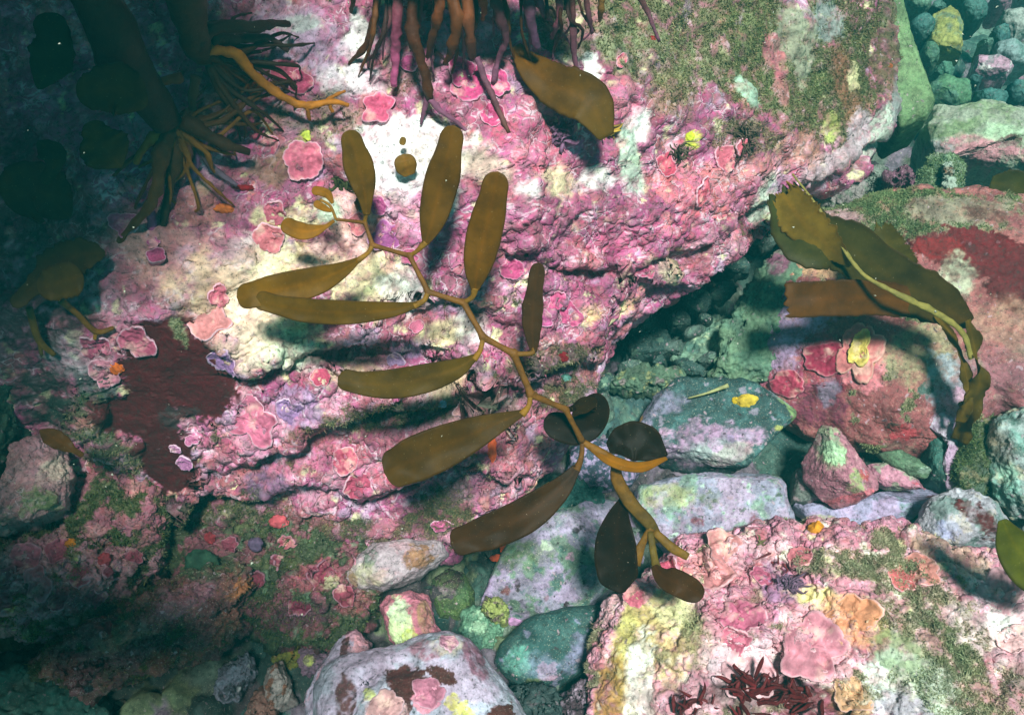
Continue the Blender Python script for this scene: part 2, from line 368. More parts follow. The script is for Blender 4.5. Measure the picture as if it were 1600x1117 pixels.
# ------------------------------------------------------------------ small growths
def plate_mesh(rk, px, py, r, seed, colr, rimc=(240, 210, 226), lift=.006, squash=1.0, rot=0, nl=5):
    """a lobed crust lying on the rock with a raised pale margin"""
    c, nn = drop_on(rk, P(px, py, 1.5)); k = mm((c-CAM)@FW); rr = r*k; g = rng(seed)
    a = np.cross(nn, UP); a /= np.linalg.norm(a); b = np.cross(nn, a); ca, sa = math.cos(R(rot)), math.sin(R(rot)); a, b = a*ca+b*sa, b*ca-a*sa
    nr, na = 12, 72; ph = np.linspace(0, 2*math.pi, na, endpoint=False)
    out = 1+sum(g.normal()*.16/(1+.22*m)*np.cos(m*ph+g.random()*6.28) for m in range(2, 6))+.13*np.abs(np.sin(ph*nl/2+g.random()*6))+.05*np.abs(np.sin(ph*nl*1.5+g.random()*6))
    V = []; cl = []
    for i in range(nr):
        t = i/(nr-1)
        for j in range(na):
            q = c+(a*math.cos(ph[j])+b*math.sin(ph[j])*squash)*(rr*out[j]*t)
            h = rk.tree.ray_cast(Vector(q+nn*.06), Vector(-nn), .14)
            if h[0] is None: h = rk.tree.find_nearest(Vector(q))
            s = np.array(h[0]); dl = np.linalg.norm(s-q)
            if dl > .45*rr: s = q+(s-q)*(.45*rr/dl)
            V.append(s*.85+q*.15+nn*(lift*(.45+.55*t**1.5) + .0008*math.sin(27*t+seed)))
            e = ss(.94, 1., t)*.6; cl.append(lin(colr)*(.85+.3*g.random()*.5+.12*math.sin(t*22))*(1-e)+lin(rimc)*e)
    V = np.array(V); q1 = fbm(V, .02, 4, seed, .6); V = V+nn*(q1*.005)[:, None]; cl = np.array(cl)
    q2 = fbm(V, .03, 4, seed+3, .6)[:, None]; ee = np.clip((q2-.15)*2, 0, 1)*(np.arange(nr*na)//na < nr-1)[:, None]; cl = cl*(1+.35*q2)*(1-ee*.55)+lin((226, 200, 180))*ee*.55
    W = V-nn*(lift*.9); W[-na:] = V[-na:]-nn*.0035
    n = nr*na; F = []
    for i in range(nr-1):
        for j in range(na):
            A, B_, C_, D = i*na+j, i*na+(j+1) % na, (i+1)*na+(j+1) % na, (i+1)*na+j
            F.append((A, D, C_, B_)); F.append((n+A, n+B_, n+C_, n+D))
    for j in range(na): A, B_ = (nr-1)*na+j, (nr-1)*na+(j+1) % na; F.append((A, n+A, n+B_, B_))
    cl = np.array(cl); return np.concatenate([V, W]), np.array(F), np.concatenate([cl, cl])
def catmull(pts, n):
    pts = np.array(pts, float); m = len(pts); t = np.linspace(0, m-1, n); out = []
    for x in t:
        i = min(int(x), m-2); f = x-i; p1, p2 = pts[i], pts[i+1]; p0 = pts[i-1] if i > 0 else 2*p1-p2; p3 = pts[i+2] if i+2 < m else 2*p2-p1
        out.append(.5*((2*p1)+(-p0+p2)*f+(2*p0-5*p1+4*p2-p3)*f*f+(-p0+3*p1-3*p2+p3)*f**3))
    return np.array(out)
def tube(pts, radii, ns=None, na=10, flat=1.0, rough=0.0, seed=0, face=None):
    """world points, radii in metres; returns a capped tube"""
    ns = ns or max(8, (len(pts)-1)*7); Q = catmull(pts, ns); rad = np.interp(np.linspace(0, 1, ns), np.linspace(0, 1, len(radii)), radii)
    tg = np.gradient(Q, axis=0); tg /= np.linalg.norm(tg, axis=1, keepdims=True)
    f = -FW if face is None else face; V = []
    sdd = np.cross(tg, f); sdd /= np.maximum(np.linalg.norm(sdd, axis=1, keepdims=True), 1e-6); up = np.cross(sdd, tg)
    ph = np.linspace(0, 2*math.pi, na, endpoint=False)
    V = Q[:, None]+sdd[:, None]*(np.cos(ph)[None, :, None]*rad[:, None, None])+up[:, None]*(np.sin(ph)[None, :, None]*rad[:, None, None]*flat)
    V = V.reshape(-1, 3)
    if rough: V = V + (V-np.repeat(Q, na, 0))*(fbm(V, rad.max()*2.2, 4, seed, .6)*rough)[:, None]
    V = np.concatenate([V, Q[:1], Q[-1:]]); n = ns*na; F = []
    for i in range(ns-1):
        for j in range(na): F.append((i*na+j, (i+1)*na+j, (i+1)*na+(j+1) % na, i*na+(j+1) % na))
    for j in range(na):
        F.append((n, j, (j+1) % na, n)); F.append((n+1, (ns-1)*na+(j+1) % na, (ns-1)*na+j, n+1))
    F = [f for f in F]
    return V, F, np.concatenate([np.repeat(np.linspace(0, 1, ns), na), [0, 1]])
def facearr(F):
    """quads and fan triangles (given as degenerate quads) to a clean polygon list"""
    return F
def poly_mesh(name, V, F, mat, parent=None, col=None):
    """like mesh() for mixed quads/triangles"""
    F = [tuple(dict.fromkeys(f)) for f in F]
    V = np.asarray(V, float)
    if parent is not None:
        org = np.array(parent.matrix_basis.translation); p = parent.parent
        while p is not None: org = org+np.array(p.matrix_basis.translation); p = p.parent
        loc = (0, 0, 0)
    else: org = np.array([V[:, 0].mean(), V[:, 1].mean(), V[:, 2].min()]); loc = org
    me = bpy.data.meshes.new(name); me.from_pydata((V-org).tolist(), [], [list(map(int, f)) for f in F])
    me.polygons.foreach_set('use_smooth', np.ones(len(me.polygons), bool))
    if col is not None:
        at = me.color_attributes.new('Col', 'FLOAT_COLOR', 'POINT'); at.data.foreach_set('color', np.concatenate([col, np.ones((len(V), 1))], 1).astype(np.float32).ravel())
    me.materials.append(mat); o = bpy.data.objects.new(name, me); sc.collection.objects.link(o); o.location = [float(x) for x in loc]
    if parent is not None: o.parent = parent
    return o
def blade(name, parent, pts, widths, colr, rolls=(0,), thick=.0012, cup=.12, ruffle=.0, ragged=0.0, seed=0, mat=None, rib=.0, tipc=None, ns=None, nw=17, round0=False, fray=(0, 0)):
    """pts: (px, py, depth); widths: half widths in px along the blade; rolls: degrees about the blade's own axis"""
    L = [P(*p) for p in pts]; ns = ns or max(26, 9*len(pts)); Q = catmull(L, ns); dep = (Q-CAM)@FW
    t = np.linspace(0, 1, ns); w = np.interp(t, np.linspace(0, 1, len(widths)), widths)
    kk = 3; wp = np.pad(w, kk, mode='edge'); w = np.convolve(wp, np.ones(2*kk+1)/(2*kk+1), 'valid'); w[0] = widths[0]; w[-1] = widths[-1]
    if widths[-1] < 1.5:
        ww = list(widths[:-1]); w = np.interp(t, np.linspace(0, 1, len(widths)), ww+[ww[-1]]); w = np.convolve(np.pad(w, kk, mode='edge'), np.ones(2*kk+1)/(2*kk+1), 'valid'); w[0] = widths[0]
        Ls = np.linalg.norm(np.diff(Q, axis=0), axis=1).sum()/(mm(1.0)*dep.mean()); t0 = 1-min(.45, 1.15*ww[-1]/Ls)
        w = w*np.sqrt(np.clip(1-(np.clip(t-t0, 0, 1)/(1-t0))**2.3, 0, 1))+.25
    if round0: w = w*np.sqrt(np.clip(1-np.clip(1-t/.3, 0, 1)**2.3, 0, 1))+.3
    roll = np.radians(np.interp(t, np.linspace(0, 1, len(rolls)), rolls)); W = w*mm(1.0)*dep
    tg = np.gradient(Q, axis=0); tg /= np.linalg.norm(tg, axis=1, keepdims=True)
    toc = CAM-Q; toc /= np.linalg.norm(toc, axis=1, keepdims=True)
    s0 = np.cross(tg, toc); s0 /= np.linalg.norm(s0, axis=1, keepdims=True); n0 = np.cross(s0, tg)
    S = s0*np.cos(roll)[:, None]+n0*np.sin(roll)[:, None]; Nn = np.cross(S, tg)
    x = np.linspace(-1, 1, nw); g = rng(seed); e1 = 1+ragged*(vnoise(np.stack([t*14+seed, t*0, t*0], 1), 3)+.6*vnoise(np.stack([t*47+seed, t*0, t*0], 1), 5)); e2 = 1+ragged*(vnoise(np.stack([t*13+seed+50, t*0, t*0], 1), 4)+.6*vnoise(np.stack([t*43+seed, t*0, t*0], 1), 6))
    ew = np.where(x[None] > 0, e1[:, None], e2[:, None])
    V = Q[:, None]+S[:, None]*(x[None, :, None]*W[:, None, None]*ew[:, :, None])
    off = cup*(x[None]**2-.3)*W[:, None]+ruffle*W[:, None]*np.sin(t[:, None]*g.uniform(16, 26)+np.sign(x[None])*1.3)*np.abs(x[None])**2
    wav = vnoise(np.stack([np.repeat(t*5, nw), np.tile(x*1.1, ns), np.full(ns*nw, seed*1.7)], 1), 8).reshape(ns, nw)*.06*W[:, None]
    V = V+Nn[:, None]*(off+wav)[:, :, None]
    for e_, sg, tt in ((fray[0], -1, ss(.12, 0, t)), (fray[1], 1, ss(.88, 1, t))):
        if e_: fq = vnoise(np.stack([x*2.1+seed, x*0, x*0+sg], 1), 9)+.7*vnoise(np.stack([x*6.3+seed, x*0, x*0+sg], 1), 10); V = V+tg[:, None]*(sg*e_*mm(1.0)*dep.mean()*fq[None, :]*tt[:, None])[:, :, None]
    th = thick*(1-.65*np.abs(x)**3)+thick*1.6*rib*np.exp(-(x/.1)**2)
    NT = Nn[:, None]*th[None, :, None]; V1 = (V+NT).reshape(-1, 3); V2 = (V-NT).reshape(-1, 3); n = ns*nw; F = []
    for i in range(ns-1):
        for j in range(nw-1):
            a, b, c, d = i*nw+j, i*nw+j+1, (i+1)*nw+j+1, (i+1)*nw+j; F.append((a, b, c, d)); F.append((n+a, n+d, n+c, n+b))
        a, d = i*nw, (i+1)*nw; F.append((a, d, n+d, n+a)); a, d = i*nw+nw-1, (i+1)*nw+nw-1; F.append((a, n+a, n+d, d))
    for i in (0, ns-1):
        for j in range(nw-1):
            a, b = i*nw+j, i*nw+j+1; F.append((a, n+a, n+b, b) if i == 0 else (a, b, n+b, n+a))
    c0 = lin(colr); c1 = lin(tipc) if tipc else c0; cc = c0[None]*(1-t[:, None])+c1[None]*t[:, None]
    cc = np.repeat(cc[:, None], nw, 1); e = ss(.82, 1, np.abs(x))[None, :, None]*.6; cc = cc*(1-e)+lin((58, 32, 6))*e
    r_ = (np.exp(-(x/.14)**2)[None, :]*(1-t[:, None]*.6))[:, :, None]*.45; cc = cc*(1+r_*np.array([.75, .5, .1]))
    cc = cc.reshape(-1, 3)
    return mesh(name, np.concatenate([V1, V2]), np.array(F), mat or MK, parent, np.concatenate([cc, cc]))
def stalk(name, parent, pts, radii, colr, flat=.7, rough=.08, seed=0, tipc=None, mat=None, na=10, sharp=False):
    """pts (px,py,depth); radii px"""
    Q = [P(*p) for p in pts]; rad = [r*mm(p) for r, p in zip(radii, np.interp(np.linspace(0, 1, len(radii)), np.linspace(0, 1, len(pts)), [p[2] for p in pts]))]
    if sharp:
        Q2 = [Q[0]]; r2 = [rad[0]]
        for i in range(1, len(Q)):
            for f in (.14, .5, .86, 1) if i < len(Q)-1 else (.14, .5, 1): Q2.append(Q[i-1]*(1-f)+Q[i]*f); r2.append((rad[i-1]*(1-f)+rad[i]*f)*(1.3 if f == 1 else (.82 if f == .5 else .92)))
        Q, rad = Q2, r2
        V, F, t = tube(Q, rad, ns=len(Q)*5, flat=flat, rough=rough, seed=seed, na=na)
    else: V, F, t = tube(Q, rad, flat=flat, rough=rough, seed=seed, na=na)
    c = lin(colr)[None]*(1-t[:, None])+(lin(tipc) if tipc else lin(colr))[None]*t[:, None]
    return poly_mesh(name, V, F, mat or MS, parent, c)
def lump(name, parent, c, rad, colr, seed=0, sq=(1, 1, .6), mat=None, amp=.35, size=None, nn=None, Nn=40, tip=None):
    """a knobbly closed growth at world point c"""
    r, phi, F = disk_grid(Nn); th = r*math.pi; nn = -FW if nn is None else nn
    a = np.cross(UP, nn); a /= np.linalg.norm(a); b = np.cross(nn, a)
    D = np.stack([np.sin(th)*np.cos(phi)*sq[0], np.sin(th)*np.sin(phi)*sq[1], np.cos(th)*sq[2]], 1)
    V = (D@np.array([a, b, nn]))*rad; q = fbm(V+seed, size or rad*.7, 4, seed, .6); V = V*(1+amp*q)[:, None]
    cc = lin(colr)[None]*(1+.5*q[:, None]); 
    if tip: w = ss(.1, .6, q)[:, None]; cc = cc*(1-w)+lin(tip)*w
    return mesh(name, V+c, F[:, ::-1], mat or MSP, parent, np.clip(cc, 0, .95))
def turf(name, rk, mask, count, length, cols, seed, label, cat='algae', spread=.5):
    """short filaments growing out of the rock where mask is high: one uncountable mass"""
    g = rng(seed); w = np.clip(mask, 0, 1).astype(float); x, y, d = proj(rk.V)
    w *= (x > -60) & (x < 1660) & (y > -60) & (y < 1180); nn = normals(rk.V, rk.N)*rk.flip
    w *= ((nn*(CAM-rk.V)).sum(1) > -.1)
    if w.sum() <= 0: return
    idx = g.choice(len(w), count, p=w/w.sum()); base = rk.V[idx]+g.normal(size=(count, 3))*.0012
    dr = nn[idx]+g.normal(size=(count, 3))*spread; dr /= np.linalg.norm(dr, axis=1, keepdims=True)
    ln = length*(.4+g.random(count))[:, None]; sdv = np.cross(dr, g.normal(size=(count, 3))); sdv /= np.linalg.norm(sdv, axis=1, keepdims=True)
    wd = (.0005+.0006*g.random(count))[:, None]; bend = g.normal(size=(count, 3))*ln*.35
    A = base-sdv*wd-dr*.001; B = base+sdv*wd-dr*.001; C_ = base+dr*ln*.55+sdv*wd*.9+bend*.3; D = base+dr*ln*.55-sdv*wd*.9+bend*.3; E = base+dr*ln+bend
    V = np.stack([A, B, C_, D, E, E+sdv*wd*.3], 1).reshape(-1, 3); o = np.arange(count)[:, None]*6
    F = np.concatenate([o+np.array([[0, 1, 2, 3]]), o+np.array([[3, 2, 5, 4]])])
    C3 = (np.array([lin(c) for c in cols])[g.integers(0, len(cols), count)]*.6+rk.col[idx]*.6)*(.75+.5*g.random(count))[:, None]
    ob = mesh(name, V, F, MT, None, np.repeat(C3, 6, 0)); tag(ob, label, cat, None, 'stuff'); return ob

# ================================================================== SEABED
def ground_z(x, y):
    return -.02-.13*np.clip(x*.8+(y-1.5), 0, 9)**1.25-.10*np.clip(-x-.6, 0, 4)
def build_ground():
    n = 640; u = np.linspace(-1, 1, n)
    gx = np.sign(u)*(np.abs(u)*1.9+np.abs(u)**5*30); gy = 1.3+np.sign(u)*(np.abs(u)*2.1+np.abs(u)**5*30)
    X, Y = np.meshgrid(gx, gy); V = np.stack([X.ravel(), Y.ravel(), ground_z(X.ravel(), Y.ravel())], 1)
    F1, F2, ID = worley((V+np.stack([fbm(V, .07, 3, 60+k) for k in range(3)], 1)*.03)*np.array([1, 1, 0]), .085, 4); e = F2-F1
    V[:, 2] += ss(0, .3, e)*.04*(.2+1.2*ID)+np.sin(V[:, 0]*40*(ID-.5)*2+V[:, 1]*30*(.5-ID))*.008+fbm(V, .5, 3, 2)*.05
    F1b, F2b, IDb = worley(V*np.array([1, 1, 0]), .03, 6); V[:, 2] += np.sqrt(np.clip(1-(F1b*1.3)**2, 0, 1))*.014
    V[:, 2] += fbm(V, .02, 3, 9)*.004
    pal = np.array([lin(c) for c in (TEAL, (60, 84, 76), (92, 104, 92), (110, 96, 110), (46, 62, 58), (88, 98, 72), (70, 60, 66))])
    col = pal[(ID*6.99).astype(int)]*(.6+.8*IDb)[:, None]; m = np.stack([np.zeros(len(V)), np.full(len(V), .5), np.ones(len(V))], 1)
    i = np.arange((n-1)*(n-1)); q = i//(n-1)*n+i % (n-1); F = np.stack([q, q+1, q+n+1, q+n], 1)
    tag(mesh("seabed", V, F, MR, None, col, m, base=(0, 0, 0)), 'dark teal seabed of gravel and small cobbles between the boulders', 'seabed', None, 'structure')
build_ground()

# ================================================================== MAIN BOULDER
bo = rock_shape([(1402, -90), (1420, 20), (1440, 90), (1450, 150), (1428, 215), (1385, 262), (1300, 294), (1215, 350), (1150, 405), (1060, 460), (965, 520),
    (925, 580), (905, 640), (860, 700), (800, 765), (745, 815), (690, 850), (600, 862), (500, 842), (400, 818), (300, 800), (200, 830), (100, 850),
    (-60, 860), (-200, 760), (-260, 500), (-240, 100), (-120, -200), (400, -330), (1000, -330), (1300, -260)],
    (560, 330), d=1.78, T=.33, B=.42, tilt=.8, Nn=860, box=.62, low=(.45, .05), mid=(.11, .02), fine=(.032, .0055), seed=5, front=.86, soft=2,
    planes=[(.5, -.1, .9, .52), (-.1, -.6, .8, .5)],
    strokes=[([(420, 592), (480, 548), (600, 545), (690, 565), (745, 590)], .014, .055, .045, .016),
             ([(430, 715), (520, 675), (620, 655), (720, 632), (800, 612), (880, 590), (915, 555)], .018, .055, .06, .02),
             ([(300, 790), (400, 790), (480, 760), (560, 790), (650, 770), (700, 735)], .02, .05, .05, .012),
             ([(820, 396), (880, 415), (950, 428), (1040, 432)], .010, .035, .032, .012),
             ([(1000, 412), (1090, 392), (1160, 352), (1240, 310)], .012, .04, .028, .008),
             ([(700, 470), (780, 500), (860, 545)], .012, .05, .025, .008),
             ([(1255, 300), (1330, 262), (1405, 205)], .012, .04, .03, .01),
             ([(515, 285), (555, 300)], .02, .02, .035, 0),
             ([(380, 420), (440, 440), (560, 430), (650, 400)], .04, .06, -.016, 0),
             ([(980, 130), (1100, 170), (1260, 200)], .05, .07, -.018, 0),
             ([(820, 330), (1000, 330), (1150, 290)], .03, .04, -.02, 0)])
# layered bedding running up to the right
V = bo.V; st = V.copy(); a1 = RT*.9+UP*.42; a1 /= np.linalg.norm(a1); st = V-np.outer(V@a1, a1)*.78
bed = fbm(st, .055, 4, 61, .55); x_, y_, d_ = proj(V); low_w = ss(430, 560, y_+(x_-500)*.25)
bo.V = V+normals(V, bo.N)*bo.flip*(bed*(.006+.012*low_w))[:, None]
kn = fbm(bo.V, .03, 3, 64, .5, ridge=True); bo.V = bo.V+normals(bo.V, bo.N)*bo.flip*(kn*.0022)[:, None]
calm(bo, [(262, 580, 84, 72), (320, 610, 52, 50), (215, 650, 56, 40), (262, 720, 40, 66)])
paint(bo, PINK, [(ROSE, .12, .0, .2, .8), (LPINK, .07, .26, .15, .7), (HOT, .10, .12, .15, .75), (MAUVE, .09, .45, .1, .7), (PLUM, .05, .5, .1, .6),
                 (CREAM, .035, .52, .1, .85, .2, .9), (DTURF, .06, .62, .12, .8, .1, .6), (SALM, .06, .55, .1, .7)], plates=1.0, fleck=.25, patches=[
    (1150, 60, 330, 110, 0, TURF, .93, .2, 0), (1250, 140, 170, 90, -30, TURF, .9, .2, 0), (1180, 215, 90, 26, 0, (120, 108, 84), .8, .2, .2), (1050, 90, 120, 50, 0, SAGE, .6, .25, 0),
    (1330, 60, 60, 100, 20, (92, 98, 62), .9, .2, 0), (1392, 60, 60, 130, 14, (92, 98, 62), .95, .2, 0), (1385, 100, 30, 60, 20, (104, 70, 56), .6, .3, 0), (1400, 20, 20, 40, 10, (120, 108, 84), .8, .2, 0), (1325, 130, 20, 75, 25, BRICK, .5, .3, .1), (1240, 60, 50, 60, 10, (150, 150, 130), .8, .2, .2), (1300, 40, 30, 34, 0, GREY, .75, .2, .2),
    (1384, 205, 28, 46, -25, (186, 196, 180), .95, .1, 0, .2), (1405, 165, 16, 40, 0, GREY, .8, .15, 0), (1345, 215, 22, 40, -20, (190, 170, 180), .8, .15, .3), (1290, 262, 60, 20, 30, (186, 160, 168), .9, .2, .3),
    (1175, 138, 34, 16, -40, MINT, .85, .2, 0), (1215, 92, 20, 40, 28, ROSE, .9, .1, .6), (1225, 130, 14, 36, 10, ROSE, .7, .2, .6), (1300, 205, 16, 26, 0, LIME, .7, .3, 0), (1340, 120, 10, 20, 0, CREAM, .7, .3, 0),
    (1060, 150, 60, 30, 0, (150, 140, 100), .6, .3, 0), (1180, 275, 90, 30, 20, SALM, .55, .25, 1), (1250, 240, 60, 34, 20, (190, 120, 110), .7, .2, .8), (1150, 330, 110, 40, 25, PINK, .7, .2, 1), (1195, 322, 26, 44, -20, MINT, .75, .2, 0),
    (1080, 290, 90, 40, 0, (212, 104, 120), .8, .2, 1), (900, 330, 160, 60, 5, HOT, .7, .25, 1), (1010, 380, 120, 40, 15, (190, 70, 112), .7, .2, 1), (840, 230, 70, 50, 0, (200, 80, 120), .85, .2, .9),
    (650, 216, 84, 38, -8, (255, 255, 252), .99, .16, 0, .5), (625, 262, 60, 44, 0, (255, 255, 252), .98, .18, 0, .5), (690, 290, 34, 60, -10, (252, 252, 246), .95, .15, 0, .45), (640, 330, 40, 30, 0, LPINK, .7, .2, 1), (560, 60, 26, 50, 0, WHITE, .9, .2, 0, .6),  # central bleached patches, whitened further to stand in for the light's hot spot
    (545, 120, 50, 24, 0, (226, 216, 220), .8, .2, .2), (460, 60, 80, 54, -20, (176, 150, 176), .85, .2, .4), (400, 90, 40, 30, 0, PLUM, .5, .2, .5), (470, 30, 34, 14, 0, MINT, .5, .2, 0),
    (930, 108, 15, 22, 0, WHITE, 1, .15, 0), (890, 90, 18, 14, 0, MINT, .6, .3, 0), (1000, 205, 28, 20, 0, WHITE, .8, .25, 0, .5), (990, 262, 24, 52, 15, MINT, .8, .25, 0, .5), (870, 290, 50, 26, 0, CREAM, .7, .3, 0, .7), (1010, 182, 20, 14, 0, WHITE, .8, .2, 0),
    (980, 160, 40, 30, 0, (214, 110, 140), .7, .2, 1), (640, 120, 40, 30, 0, (96, 92, 70), .6, .3, 0), (860, 60, 40, 60, 0, (100, 96, 74), .7, .3, 0), (500, 180, 70, 36, 0, SAGE, .55, .3, .1), (430, 260, 60, 30, 20, (130, 110, 70), .7, .3, 0),
    (350, 140, 40, 40, 0, (110, 90, 80), .7, .3, 0), (330, 330, 50, 40, 0, (124, 92, 90), .6, .3, .2), (480, 215, 14, 11, 0, LIME, .95, .1, 0), (1078, 214, 11, 12, 0, (206, 222, 50), .95, .1, 0), (700, 250, 60, 30, -20, (200, 170, 160), .6, .25, 0),
    (540, 330, 60, 34, 0, (232, 170, 156), .8, .2, .6), (450, 350, 46, 20, 0, CREAM, .85, .2, 0, .6), (505, 330, 22, 20, 0, MINT, .8, .2, 0), (590, 440, 70, 40, 20, CREAM, .75, .25, 0, .7), (640, 450, 40, 40, 0, WHITE, .75, .25, 0, .7),
    (400, 405, 56, 36, 10, WHITE, .8, .25, 0, .6), (430, 420, 70, 40, 10, (216, 212, 130), .6, .3, 0, .6), (430, 520, 66, 50, -20, (224, 228, 190), .92, .2, 0, .5), (470, 560, 40, 26, 0, MINT, .6, .3, 0), (360, 480, 60, 60, 0, (236, 180, 150), .7, .3, .4),
    (470, 500, 26, 20, 0, OCHRE, .6, .3, 0), (320, 390, 70, 44, 0, (196, 130, 140), .7, .3, .8), (300, 470, 50, 34, 0, SAGE, .5, .3, .2), (690, 520, 40, 26, 20, CREAM, .8, .25, 0, .6), (740, 500, 26, 44, 0, WHITE, .6, .3, 0, .6),
    (780, 380, 90, 60, 10, (186, 84, 130), .55, .3, 1), (700, 590, 70, 24, 8, CREAM, .6, .3, .1, .7), (560, 590, 60, 20, 0, CREAM, .55, .3, .1, .7), (640, 545, 36, 14, 15, LAV, .8, .15, .2), (900, 400, 40, 26, 0, ROSE, .5, .3, .9),
    (1060, 410, 30, 24, 0, CREAM, .7, .3, 0, .6), (930, 490, 26, 14, 30, (224, 196, 140), .8, .3, 0), (985, 480, 20, 10, 30, (224, 196, 140), .7, .3, 0), (1000, 440, 60, 14, 30, PLUM, .6, .3, .5), (870, 470, 30, 70, 0, (170, 90, 130), .5, .3, 1),
    (860, 560, 90, 22, 12, (70, 78, 60), .85, .25, 0), (880, 610, 60, 30, 20, DTURF, .8, .3, 0), (640, 648, 190, 20, 8, (66, 84, 62), .9, .25, 0), (470, 690, 50, 18, 20, DTURF, .7, .3, 0), (530, 560, 60, 14, 0, (70, 50, 40), .7, .3, 0),
    (150, 600, 36, 40, 0, TEAL, .9, .12, 0), (140, 660, 90, 40, 0, (64, 92, 60), .85, .2, 0), (180, 720, 60, 40, 0, (64, 90, 54), .85, .2, 0), (110, 560, 60, 34, 20, (190, 190, 196), .7, .25, .3), (180, 540, 70, 50, 0, (188, 90, 120), .7, .3, 1), (180, 440, 80, 60, 0, (150, 96, 112), .6, .3, .8),
    (60, 620, 50, 60, 0, (20, 44, 40), .9, .25, 0), (40, 400, 110, 200, 0, (26, 40, 34), .85, .3, 0), (210, 360, 50, 40, 0, (120, 96, 104), .6, .3, .3),  # near-black patches put the left edge's shade into the rock colour
    (262, 580, 88, 76, 0, (70, 7, 15), 1, .04, 0, .26), (320, 610, 56, 54, 0, (66, 7, 15), 1, .04, 0, .26), (215, 655, 60, 42, 0, (68, 8, 15), 1, .04, 0, .26), (262, 725, 42, 70, 0, (64, 6, 13), 1, .05, 0, .26), (285, 655, 24, 18, 0, (44, 54, 54), .6, .2, 0, .5), (505, 383, 17, 19, 0, (96, 40, 60), 1, .05, 0, .3), (282, 522, 8, 20, 20, SAGE, .9, .1, 0),
    (270, 400, 70, 50, 0, (206, 150, 140), .6, .3, .3), (330, 440, 50, 40, 0, (226, 196, 160), .7, .25, 0, .6), (380, 500, 40, 60, 0, (240, 214, 190), .7, .25, 0, .6), (760, 260, 40, 26, -30, (206, 186, 166), .8, .2, 0, .5), (840, 300, 26, 20, 0, WHITE, .7, .3, 0, .7), (940, 280, 30, 20, 0, WHITE, .7, .3, 0, .7), (540, 395, 60, 24, 20, (240, 200, 190), .6, .3, 0, .6), (300, 330, 40, 30, 0, (196, 120, 110), .6, .3, .2),
    (455, 640, 46, 34, -15, (176, 140, 180), .9, .12, .3), (395, 665, 48, 44, 0, (206, 130, 160), .85, .15, 1), (500, 690, 60, 50, 20, (196, 90, 120), .6, .25, 1), (420, 770, 34, 40, 0, (120, 90, 124), .85, .15, .2), (600, 730, 80, 50, 20, (178, 86, 110), .6, .25, 1),
    (700, 690, 80, 30, 20, (200, 140, 150), .6, .3, .6), (790, 650, 40, 24, 30, (160, 130, 120), .6, .3, .2), (690, 790, 60, 40, 20, (58, 70, 44), .9, .25, 0), (330, 800, 120, 40, 0, (50, 70, 40), .9, .3, 0), (560, 830, 120, 26, 0, (60, 76, 50), .7, .3, 0), (740, 770, 40, 30, 0, (150, 110, 130), .5, .3, .5),
    (180, 800, 60, 30, 0, (170, 76, 96), .7, .25, .9), (600, 830, 30, 14, 30, (210, 110, 140), .6, .2, 1)])
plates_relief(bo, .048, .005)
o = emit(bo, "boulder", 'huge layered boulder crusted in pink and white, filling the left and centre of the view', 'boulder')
bvh(bo, 3)

# ================================================================== OTHER ROCKS
STONES = []
def stone(label, outline, z=None, d=None, T=.06, B=.09, tilt=.3, Nn=150, seed=1, base=MAUVE, layers=(), patches=(), plates=0.0, fleck=.3, name='stone', cat='stone', group=None, relief=None, **kw):
    c = kw.pop('centre', None) or (sum(p[0] for p in outline)/len(outline), sum(p[1] for p in outline)/len(outline))
    rk = rock_shape(outline, c, d=d, z=z, T=T, B=B, tilt=tilt, Nn=Nn, seed=seed, **kw)
    paint(rk, base, layers, patches, plates, fleck)
    if relief: plates_relief(rk, *relief)
    emit(rk, name, label, cat, group); STONES.append(rk); return rk
